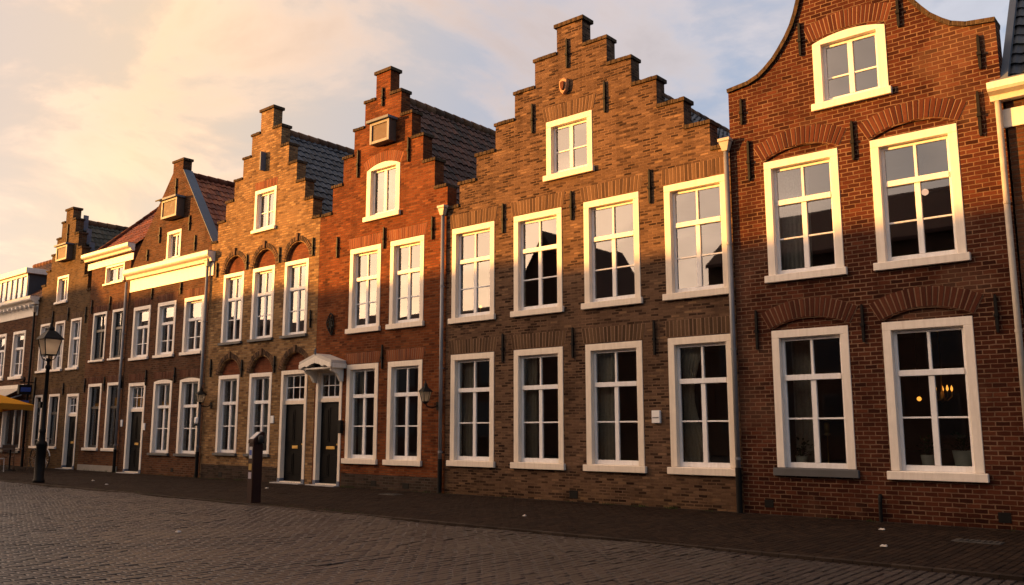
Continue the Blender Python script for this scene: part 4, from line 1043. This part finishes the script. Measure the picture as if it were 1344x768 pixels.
# ------------------------------------------------------------------ pay post on the kerb
def post():
    x, y = -14.9, -4.13
    t = thing('parking_post', (x, y, 0), 'dark red square post with slanted white head and stickers on the kerb', 'post')
    m = MB(); m.box(x-.1, x+.1, y-.1, y+.1, 0, 1.12)
    m.build('column', M['postwood'], t, .01)
    hd = MB(); hd.prism([(x-.11, 1.121), (x+.12, 1.121), (x+.12, 1.33), (x+.07, 1.35), (x-.11, 1.19)], y-.11, y+.11); hd.build('head', M['postwood'], t, .008)
    q = MB(); q.quadbox([(x-.1, y-.08, 1.204), (x+.045, y-.08, 1.333), (x+.045, y+.08, 1.333), (x-.1, y+.08, 1.204), (x-.106, y-.08, 1.212), (x+.039, y-.08, 1.341), (x+.039, y+.08, 1.341), (x-.106, y+.08, 1.212)]); q.build('solar_panel', M['signgrey'], t)
    xl = x-.1
    MB().box(xl-.006, xl-.001, y-.06, y+.06, .84, 1.06).build('display_panel', M['signgrey'], t)
    MB().box(xl-.009, xl-.0065, y-.045, y+.045, .90, 1.0).build('display_screen', M['signblue'], t)
    MB().box(xl-.005, xl-.001, y-.06, y+.06, .62, .74).build('sticker', M['signyellow'], t)
    MB().box(xl-.005, xl-.001, y-.055, y+.055, .46, .58).build('sticker', M['signlilac'], t)
    MB().lathe(x+.02, y-.15, [(.02, 1.12), (.05, 1.14), (.06, 1.2), (.05, 1.26), (.02, 1.28)], 10).build('reader', M['rubber'], t, 0, True)
    t.rotation_euler = (0, 0, R(84))
post()

# ------------------------------------------------------------------ wall lanterns
def wall_lantern(x, z, label):
    t = thing('wall_lantern', (x, 0, z), label, 'wall lantern', 'black wall lanterns on the houses')
    y = -.34
    a = MB(); a.tube([(x+.14, -.02, z-.3), (x+.1, -.16, z-.36), (x+.03, -.3, z-.33), (x, y, z-.24)], .018, 8); a.lathe(x, y, [(.03, z-.27), (.06, z-.23), (.07, z-.2)], 8); a.build('bracket', M['iron'], t)
    MB().box(x+.08, x+.2, -.03, -.001, z-.42, z-.2).build('wall_plate', M['iron'], t, .006)
    g = MB().lathe(x, y, [(.085, z-.19), (.16, z+.06)], 6); g.build('lantern_glass', M['lampglass'], t)
    f = MB()
    for k in range(6):
        q = math.pi/3*k; f.tube([(x+.09*math.cos(q), y+.09*math.sin(q), z-.2), (x+.165*math.cos(q), y+.165*math.sin(q), z+.065)], .009, 5)
    f.lathe(x, y, [(.1, z-.205), (.1, z-.19)], 6); f.build('lantern_frame', M['iron'], t)
    MB().lathe(x, y, [(.2, z+.06), (.19, z+.085), (.1, z+.16), (.06, z+.2), (.05, z+.26), (.02, z+.3), (.004, z+.38)], 6).build('lantern_roof', M['iron'], t)
    t.scale = (.84, .84, .84)
    return t
wall_lantern(-14.22, 2.17, 'black hexagonal wall lantern on the orange house, left of the zinc downpipe')
wall_lantern(-23.62, 2.35, 'black wall lantern beside the drainpipe at the left of the buff house')
t = thing('camera_box', (-23.98, -.13, 1.65), 'small white rounded box fixed to the drainpipe under the wall lantern', 'sensor box')
MB().box(-24.06, -23.9, -.22, -.135, 1.56, 1.76).build('housing', M['signwhite'], t, .03)
MB().lathe(-23.98, -.2, [(.05, 1.5), (.06, 1.53), (.05, 1.559)], 10).build('lens', M['rubber'], t)

# ------------------------------------------------------------------ curtains, plants and lamps indoors
def curtain(x0, x1, z0, z1, label, mat='curtain', y=.3, tie=None, folds=None):
    m = MB(); n = 48; folds = folds or max(3, int((x1-x0)/.075)); rows = 10
    i0 = 0
    for side in (0, .006):
        for r in range(rows+1):
            f = r/rows; z = z1+(z0-z1)*f
            for k in range(n+1):
                u = k/n; x = x0+(x1-x0)*u
                if tie: x = tie[0] + (x-tie[0])*(1-(1-tie[1])*math.sin(math.pi*min(1, f*1.15))**1.2 if True else 1)
                m.v.append((x, y+side+.03*math.sin(u*folds*2*math.pi+.4*math.sin(f*3))*(.6+.4*f), z))
    N = (n+1)*(rows+1)
    for r in range(rows):
        for k in range(n):
            a = r*(n+1)+k; m.f.append((a, a+n+1, a+n+2, a+1)); m.f.append((N+a, N+a+1, N+a+n+2, N+a+n+1))
    o = m.build('curtain', M[mat], None, 0, True, origin=((x0+x1)/2, y, z0)); return tag(o, label, 'curtain', 'curtains behind the panes')
curtain(-8.08, -7.58, .72, 3.0, 'gathered cream curtain in the lower brown house window beside the white meter box', tie=(-8.08, .45))
curtain(-7.16, -6.98, .72, 3.0, 'narrow cream curtain in the brown house lower window nearest the deep red house', tie=(-6.98, .5))
curtain(-9.95, -9.5, .72, 3.0, 'hanging cream curtain in the third lower window of the brown house')
curtain(-11.8, -11.5, .72, 3.0, 'dim hanging curtain in the second lower window of the brown house')
curtain(-13.62, -13.2, .72, 3.0, 'dim curtain in the lower brown house window nearest the zinc downpipe')
curtain(-6.1, -5.55, 3.95, 5.9, 'grey net curtain in the upper left window of the deep red house', 'curtain_grey')
curtain(-6.12, -5.75, .76, 3.0, 'faint brown curtain in the lower left window of the deep red house', y=.6)
curtain(-16.6, -16.15, 6.66, 7.95, 'cream sheet added as sky reflection in the left half of the orange house attic window', 'blind', .3, folds=2)  # this pair of cream sheets stands in for sky glow mirrored in the panes
curtain(-16.12, -15.66, 6.66, 7.95, 'cream sheet added as sky reflection in the right half of the orange house attic window', 'blind', .3, folds=2)
curtain(-10.85, -10.42, 6.64, 7.78, 'pale curtain in the left half of the brown house attic window', 'curtain_grey')
curtain(-17.2, -16.95, .7, 2.95, 'pale curtain at the left of the orange house window beside the canopy door')
curtain(-23.05, -22.2, .75, 2.9, 'grey net curtain in the leftmost lower window of the buff house', 'curtain_grey')
curtain(-21.48, -20.62, .75, 2.9, 'grey net curtain in the buff house window behind the red post', 'curtain_grey')
curtain(-26.85, -25.9, .68, 2.85, 'grey net curtain in the lower window beside the pointed gable house door', 'curtain_grey')
curtain(-25.25, -24.3, .68, 2.85, 'grey net curtain in the pointed gable house window next to the wall lantern', 'curtain_grey')
for k, x in enumerate((-28.5, -26.9, -25.25)):
    curtain(x, x+.95, 4.75, 5.36, ['pale blind in the upper window above the pointed gable house door', 'pale blind in the middle upper window of the pointed gable house', 'pale blind in the upper pointed gable house window nearest the buff house'][k], 'blind', .3, folds=2)

def plant(x, y, z, r, h, label, fol=.25, seed=1):
    t = thing('potted_plant', (x, y, z), label, 'potted plant', 'potted plants on the window boards')
    MB().lathe(x, y, [(r*.68, z), (r*.74, z+.01), (r, z+h), (r*.93, z+h), (r*.88, z+h-.03)], 18).build('pot', M['pot'], t, 0, True)
    rg = random.Random(seed); lf = MB()
    for k in range(70):
        a = rg.uniform(0, 6.28); ln = rg.uniform(.5, 1.0)*fol; el = rg.uniform(.35, 1.45)
        d = Vector((math.cos(a)*math.cos(el), math.sin(a)*math.cos(el)*.6, math.sin(el)))
        base = Vector((x, y, z+h-.02))+d*ln*rg.uniform(.4, 1.0); sd = Vector((-math.sin(a), math.cos(a), 0))*rg.uniform(.02, .035)
        tip = base+d*ln*.35+Vector((0, 0, -.04))
        mid = (base+tip)/2+Vector((0, 0, .012))
        lf.quad(base, mid+sd, tip, mid-sd)
        if k % 4 == 0: lf.tube([(x, y, z+h-.03), tuple(base)], .004, 4)
    lf.build('foliage', M['leaf'], t)
plant(-5.92, .33, .755, .10, .2, 'small pale pot with leafy plant in the lower left window of the deep red house', .3, 3)
plant(-3.96, .33, .755, .10, .25, 'pale pot with dark plant at the middle of the lower right deep red house window', .32, 5)
plant(-3.47, .36, .755, .15, .32, 'large pale tapered pot with plant in the deep red house window under the chandelier', .3, 8)
t = thing('candlestick', (-5.48, .34, .755), 'tall brass candlestick standing in the lower left window of the deep red house', 'candlestick')
MB().lathe(-5.48, .34, [(.07, .757), (.065, .775), (.02, .8), (.012, .83), (.012, 1.28), (.05, 1.3), (.05, 1.32), (.015, 1.33)], 14).build('stem', M['brass'], t, 0, True)
MB().lathe(-5.48, .34, [(.04, 1.331), (.045, 1.4), (.045, 1.47), (.025, 1.5)], 12).build('cup', M['brass'], t, 0, True)

def chandelier(x, y, z, label):
    t = thing('chandelier', (x, y, z), label, 'chandelier')
    m = MB().tube([(x, y, z-.15), (x, y, 3.14)], .012, 6); m.lathe(x, y, [(.01, z-.2), (.05, z-.14), (.03, z-.05), (.015, z)], 10)
    m.build('stem', M['brass'], t)
    for k in range(5):
        a = k*2*math.pi/5+.5; c, s = math.cos(a)*.15, math.sin(a)*.15
        ar = MB().tube([(x, y, z-.12), (x+c*.5, y+s*.5, z-.17), (x+c, y+s, z-.1), (x+c, y+s, z-.02)], .009, 6); arm = ar.build('arm', M['brass'], t)
        MB().lathe(x+c, y+s, [(.004, z-.02), (.02, z+.01), (.019, z+.035), (.004, z+.08)], 8).build('bulb', M['flame'], arm, 0, True)
chandelier(-4.02, 1.6, 2.02, 'lit brass chandelier inside the lower right window of the deep red house')
def bulb_lamp(x, y, z, label, mat='flame', r=.05, ceil=None):
    t = thing('lamp', (x, y, z), label, 'lamp')
    MB().lathe(x, y, [(.004, z-r), (r*.8, z-r*.6), (r, z), (r*.8, z+r*.6), (.004, z+r)], 12).build('bulb', M[mat], t, 0, True)
    if ceil: MB().tube([(x, y, z+r), (x, y, ceil)], .008, 6).build('cord', M['iron'], t)
    else: MB().tube([(x, y, z-r), (x, y, z-.25)], .01, 6).lathe(x, y, [(.08, z-.27), (.07, z-.24), (.012, z-.23)], 12).build('base', M['brass'], t)
bulb_lamp(-4.55, 2.2, 1.91, 'single lit bulb left of the chandelier in the deep red house', 'flame', .04, 3.14)
bulb_lamp(-4.05, 1.6, 5.38, 'pink glowing pendant lamp in the upper right window of the deep red house', 'glow', .06, 6.0)
bulb_lamp(-13.22, .42, 4.12, 'small lit candle lamp in the upper brown house window nearest the orange house', 'flame', .035)
bulb_lamp(-39.0, 1.2, 1.55, 'yellow lit lamp glowing in the café window under the yellow parasol', 'flame', .12, 3.1)

# ------------------------------------------------------------------ café corner
def parasol():
    x, y = -34.2, -2.7
    t = thing('parasol', (x, y, 0), 'square yellow café parasol with striped valance beside the white awning', 'parasol')
    r = 1.4; zc, ze = 2.85, 2.25
    MB().tube([(x, y, .05), (x, y, zc)], .028, 8).build('pole', M['chairwhite'], t)
    MB().lathe(x, y, [(.28, .0), (.28, .06), (.05, .1), (.04, .3)], 14).build('base', M['darksill'], t)
    c = MB(); n = 8
    P = [(x+r, y-r), (x+r, y+r), (x-r, y+r), (x-r, y-r)]
    for k in range(4):
        a, b = P[k], P[(k+1) % 4]
        for q in range(n):
            p0 = Vector((a[0]+(b[0]-a[0])*q/n, a[1]+(b[1]-a[1])*q/n, ze-.05*math.sin(math.pi*q/n)*-1)); p1 = Vector((a[0]+(b[0]-a[0])*(q+1)/n, a[1]+(b[1]-a[1])*(q+1)/n, ze+.05*math.sin(math.pi*(q+1)/n)))
            tp = Vector((x, y, zc)); i = len(c.v)
            c.v += [tuple(p0), tuple(p1), tuple(tp), tuple(p0-Vector((0, 0, .012))), tuple(p1-Vector((0, 0, .012))), tuple(tp-Vector((0, 0, .012)))]
            c.f += [(i, i+1, i+2), (i+3, i+5, i+4), (i, i+3, i+4, i+1)]
    cn = c.build('canopy', M['canvas_yellow'], t)
    v = MB()
    for k in range(4):
        a, b = P[k], P[(k+1) % 4]
        for q in range(n):
            z0 = ze+.05*math.sin(math.pi*q/n); z1 = ze+.05*math.sin(math.pi*(q+1)/n)
            A = (a[0]+(b[0]-a[0])*q/n, a[1]+(b[1]-a[1])*q/n); B = (a[0]+(b[0]-a[0])*(q+1)/n, a[1]+(b[1]-a[1])*(q+1)/n)
            v.quad((A[0], A[1], z0-.013), (B[0], B[1], z1-.013), (B[0], B[1], z1-.2), (A[0], A[1], z0-.2))
    v.build('valance', M['canvas_red'], cn)
parasol()
def cafe_table(x, y, label):
    t = thing('cafe_table', (x, y, 0), label, 'café table')
    MB().lathe(x, y, [(.36, .72), (.36, .75)], 20).build('table_top', M['oldwood'], t)
    MB().lathe(x, y, [(.22, 0), (.2, .03), (.03, .06), (.025, .719)], 12).build('leg', M['iron'], t)
def cafe_chair(x, y, rot, label, mat):
    t = thing('cafe_chair', (0, 0, 0), label, 'chair', 'café chairs under the parasol')
    MB().box(-.2, .2, -.2, .2, .43, .46).build('seat', M[mat], t, .01)
    for sx in (-.19, .19):
        MB().tube([(sx, -.19, 0), (sx*.95, -.18, .43)], .014, 6).build('leg', M[mat], t); MB().tube([(sx, .21, 0), (sx, .19, .44), (sx, .24, .88)], .014, 6).build('leg', M[mat], t)
    MB().box(-.19, .19, .215, .24, .6, .86).build('backrest', M[mat], t, .01)
    t.location = (x, y, 0); t.rotation_euler = (0, 0, rot); return t
cafe_table(-32.9, -1.9, 'round wooden café table under the right edge of the yellow parasol')
cafe_table(-35.4, -1.5, 'round wooden café table at the left edge of the picture behind the chairs')
cafe_chair(-32.2, -2.6, 2.2, 'pale metal café chair nearest the kerb beside the parasol', 'chairwhite')
cafe_chair(-32.5, -1.2, .3, 'brown rattan café chair between the table and the wall', 'chairbrown')
cafe_chair(-33.9, -1.6, 1.2, 'brown rattan café chair behind the parasol pole', 'chairbrown')

def bicycle(x, y, label):
    t = thing('bicycle', (x, y, 0), label, 'bicycle')
    for wx in (-.52, .52):
        w = MB(); pts = [(x+wx+.33*math.cos(k*math.pi/12), y, .34+.33*math.sin(k*math.pi/12)) for k in range(25)]; w.tube(pts, .02, 6, False); wh = w.build('wheel', M['rubber'], t)
        s = MB()
        for k in range(12):
            a = k*math.pi/6; s.tube([(x+wx, y, .34), (x+wx+.31*math.cos(a), y, .34+.31*math.sin(a))], .003, 3)
        s.build('spokes', M['steel'], wh)
        f = MB().tube([(x+wx+.37*math.cos(a), y, .34+.37*math.sin(a)) for a in [R(20+k*14) for k in range(11)]], .016, 5); f.build('mudguard', M['signwhite' if wx > 0 else 'iron'], t)
    f = MB(); f.tube([(x-.52, y, .34), (x-.05, y, .32), (x+.38, y, .78), (x+.52, y, .34)], .016, 6); f.tube([(x-.05, y, .32), (x-.18, y, .88)], .016, 6); f.tube([(x-.52, y, .34), (x-.16, y, .75), (x+.36, y, .72)], .014, 6); f.tube([(x+.38, y, .78), (x+.34, y, 1.05)], .014, 6)
    f.build('frame', M['iron'], t)
    MB().tube([(x+.2, y-.28, 1.03), (x+.36, y-.2, 1.07), (x+.36, y+.2, 1.07), (x+.2, y+.28, 1.03)], .013, 6).build('handlebar', M['steel'], t)
    MB().box(x-.3, x-.06, y-.07, y+.07, .89, .94).build('saddle', M['rubber'], t, .02)
bicycle(-34.3, -.38, 'black bicycle with white mudguard leaning against the olive brown house')

def bracket_sign():
    X = -36.2
    t = thing('hanging_sign', (X, 0, 2.9), 'small black and blue box sign on an iron bracket beside the white awning', 'sign')
    MB().box(X-.09, X+.09, -.6, -.14, 2.74, 3.1).build('sign_box', M['iron'], t, .01)
    MB().box(X+.0905, X+.096, -.55, -.19, 2.84, 3.0).build('sign_panel', M['signblue'], t)
    MB().box(X-.05, X+.05, -.5, -.2, 2.42, 2.5).build('lower_plate', M['signblue'], t, .006)
    b = MB().tube([(X, 0, 3.2), (X, -.58, 3.2)], .022, 6); b.tube([(X, -.4, 3.09), (X, -.4, 3.2)], .012, 5); b.box(X-.05, X+.05, -.05, -.001, 2.3, 3.4); b.tube([(X, -.03, 2.6), (X, -.35, 2.6), (X, -.35, 2.5)], .012, 5); b.lathe(X, -.42, [(.04, 3.22), (.06, 3.3), (.03, 3.4)], 8)
    b.build('bracket', M['iron'], t)
bracket_sign()

# ------------------------------------------------------------------ covers, litter, weeds
def cover(x0, x1, y0, y1, label, z=.012):
    t = thing('drain_cover', ((x0+x1)/2, (y0+y1)/2, z), label, 'drain cover')
    MB().box(x0, x1, y0, y1, z-.02, z+.006).build('frame', M['grating'], t, .004)
    b = MB(); n = 7
    for k in range(n):
        x = x0+.04+(x1-x0-.08)*(k+.15)/n; b.box(x, x+(x1-x0-.08)/n*.6, y0+.04, y1-.04, z+.0065, z+.014)
    b.build('bars', M['grating'], t)
cover(-3.15, -2.6, -1.9, -1.62, 'dark rectangular iron drain cover in the pavement before the deep red house')
cover(-14.75, -14.25, -1.15, -.85, 'square iron cover in the pavement before the orange house')
for k, (x, y, lb) in enumerate([(-11.5, -7.55, 'pale paper scrap lying alone on the street clinkers'), (-24.45, -2.86, 'pale paper scrap on the pavement nearest the street lamp'), (-22.5, -3.4, 'pale paper scrap on the pavement between the street lamp and the red post'),
                         (-18.2, -1.6, 'pale paper scrap on the pavement before the canopy door'), (-4.2, -1.2, 'pale paper scrap on the pavement before the deep red house wall'), (-3.6, -3.0, 'pale paper scrap near the kerb before the deep red house'), (-9.2, -2.9, 'tiny pale scrap near the kerb before the brown house')]):
    s = .04 if k != 6 else .03; z = -.004 if y < -4.3 else .016
    m = MB(); m.quadbox([(x-s, y-s*.6, z), (x+s, y-s*.8, z), (x+s*.8, y+s*.7, z), (x-s*.7, y+s*.6, z), (x-s, y-s*.6, z+.006), (x+s, y-s*.8, z+.03), (x+s*.8, y+s*.7, z+.012), (x-s*.7, y+s*.6, z+.02)])
    tag(m.build('paper_scrap', M['paper'], None, 0, False, origin=(x, y, z)), lb, 'litter', 'paper scraps on the ground')
w = MB(); rg = random.Random(11)
def tuft(x, y, n, h, sp):
    for _ in range(n):
        bx, by = x+rg.gauss(0, sp), y+rg.gauss(0, .015); a = rg.uniform(0, 6.28); l = h*rg.uniform(.4, 1.1); d = .006
        tip = (bx+math.cos(a)*l*.6, by+math.sin(a)*l*.4-.01, l)
        w.quad((bx-d, by, 0), (bx+d, by, 0), (tip[0]+.002, tip[1], tip[2]), (tip[0]-.002, tip[1], tip[2]))
for _ in range(70):
    x = rg.uniform(-32, -2.4); tuft(x, -.1, rg.randint(6, 22), rg.uniform(.03, .075), rg.uniform(.03, .14))
for _ in range(55):
    x = rg.uniform(-34, -11.5); tuft(x, -4.24, rg.randint(5, 18), rg.uniform(.02, .05), rg.uniform(.04, .2))
tag(w.build('weeds', M['weed']), 'short green weeds in the joints along the wall foot and kerb', 'weeds', kind='stuff')

# ------------------------------------------------------------------ sky, sun, camera
ALPHA, ELEV = R(38), R(6.0)
S = Vector((-math.cos(ALPHA)*math.cos(ELEV), -math.sin(ALPHA)*math.cos(ELEV), math.sin(ELEV)))
w_ = bpy.data.worlds.new('World'); scn.world = w_; w_.use_nodes = True
nt = w_.node_tree; nt.nodes.clear(); b = NB(nt)
out = b.n('ShaderNodeOutputWorld'); bg = b.n('ShaderNodeBackground')
sky = b.n('ShaderNodeTexSky', sky_type='NISHITA'); sky.sun_disc = False; sky.sun_elevation = ELEV; sky.sun_rotation = math.atan2(S.x, S.y)
sky.air_density = 1.0; sky.dust_density = 1.5; sky.ozone_density = 1.5; sky.altitude = 0
SKYSEED = (3.7, 9.3, 0.0)
d = b.n('ShaderNodeTexCoord').outputs['Generated']
dx, dy, dz = b.sep(d)
den = b.math('ADD', b.math('MAXIMUM', dz, 0.0), .22)
cp = b.vmath('ADD', b.comb(b.math('DIVIDE', dx, den), b.math('DIVIDE', dy, den), b.math('MULTIPLY', dz, .6)), SKYSEED)
n1 = b.noise(cp, 1.75, 9, .57, 0, .5)
n2 = b.noise(b.vmath('ADD', cp, (5.3, 2.1, 0.0)), .42, 4, .5)
n3 = b.noise(b.vmath('ADD', cp, (1.7, 8.4, 0.0)), 2.6, 6, .6, 0, .3)
cl = b.math('ADD', b.math('MULTIPLY', n1, .62), b.math('ADD', b.math('MULTIPLY', n2, .26), b.math('MULTIPLY', n3, .12)))
mask = b.ramp(cl, [(.45, 0.0), (.545, 1.0)], 'EASE')
GE = R(19)      # unseen sky glow, raised over the opposite roofs to brighten the lower walls
prox = b.vmath('DOT_PRODUCT', b.vmath('NORMALIZE', d), (-math.cos(ALPHA)*math.cos(GE), -math.sin(ALPHA)*math.cos(GE), math.sin(GE)))
warm = b.maprange(prox, -1, 1, 0, 1)
#            prox:  -1                      -.6                     -.2                    .2                    .5                     .75                   .92                1
ccol = b.ramp(warm, [(0, (.33, .35, .41)), (.2, (.345, .37, .435)), (.4, (.385, .375, .405)), (.6, (.47, .375, .34)), (.75, (.74, .49, .30)), (.86, (.66, .50, .42)), (.92, (1.3, .92, .66)), (.96, (2.4, 1.6, 1.08)), (1, (4.0, 2.5, 1.45))])
veil = b.ramp(warm, [(0, (.14, .22, .39)), (.2, (.17, .25, .40)), (.4, (.22, .28, .39)), (.6, (.32, .32, .36)), (.75, (.56, .42, .29)), (.86, (.46, .38, .36)), (.92, (1.1, .8, .6)), (.96, (2.1, 1.4, .95)), (1, (3.5, 2.2, 1.3))])
low = b.maprange(dz, .0, .30, 1.28, 1.0)
shade = b.math('MULTIPLY', low, b.ramp(n1, [(.36, .74), (.52, 1.08), (.68, .80)]))
ccol = b.mix(1.0, ccol, shade, 'MULTIPLY')
SKY = .1
tot = b.mix(b.math('MULTIPLY', mask, .92), b.mix(1.0, veil, low, 'MULTIPLY'), ccol)
tot = b.mix(1.0, tot, (6.2, 6.2, 6.2), 'MULTIPLY')
# unseen south-east sky turned down to cut the fill light on the facades
east = b.maprange(b.vmath('DOT_PRODUCT', b.vmath('NORMALIZE', d), (.80, -.60, 0.0)), .1, .75, .90, .5)
tot = b.mix(east, sky.outputs[0], tot)
nt.links.new(tot, bg.inputs[0]); bg.inputs[1].default_value = SKY
nt.links.new(bg.outputs[0], out.inputs[0])

L = bpy.data.lights.new('sun', 'SUN'); L.energy = 5.0; L.angle = R(.5); L.color = (1, .43, .075)
so = bpy.data.objects.new('sun', L); col.objects.link(so); so.rotation_euler = S.to_track_quat('Z', 'Y').to_euler(); so.location = (-40, -30, 30)

cam = bpy.data.cameras.new('camera'); co = bpy.data.objects.new('camera', cam); col.objects.link(co)
co.location = (0, -14, 1.37); co.rotation_euler = (R(90+8.933), 0, R(40.44)); cam.sensor_width = 36; cam.lens = 30.842; cam.clip_start = .1; cam.clip_end = 2000
scn.camera = co
scn.view_settings.view_transform = 'Standard'; scn.view_settings.look = 'None'; scn.view_settings.exposure = 1.48; scn.view_settings.gamma = 1
scn.view_settings.use_curve_mapping = False
scn.render.engine = 'CYCLES'
scn.cycles.use_denoising = True
scn.cycles.max_bounces = 8; scn.cycles.transparent_max_bounces = 16; scn.cycles.sample_clamp_indirect = 6.0
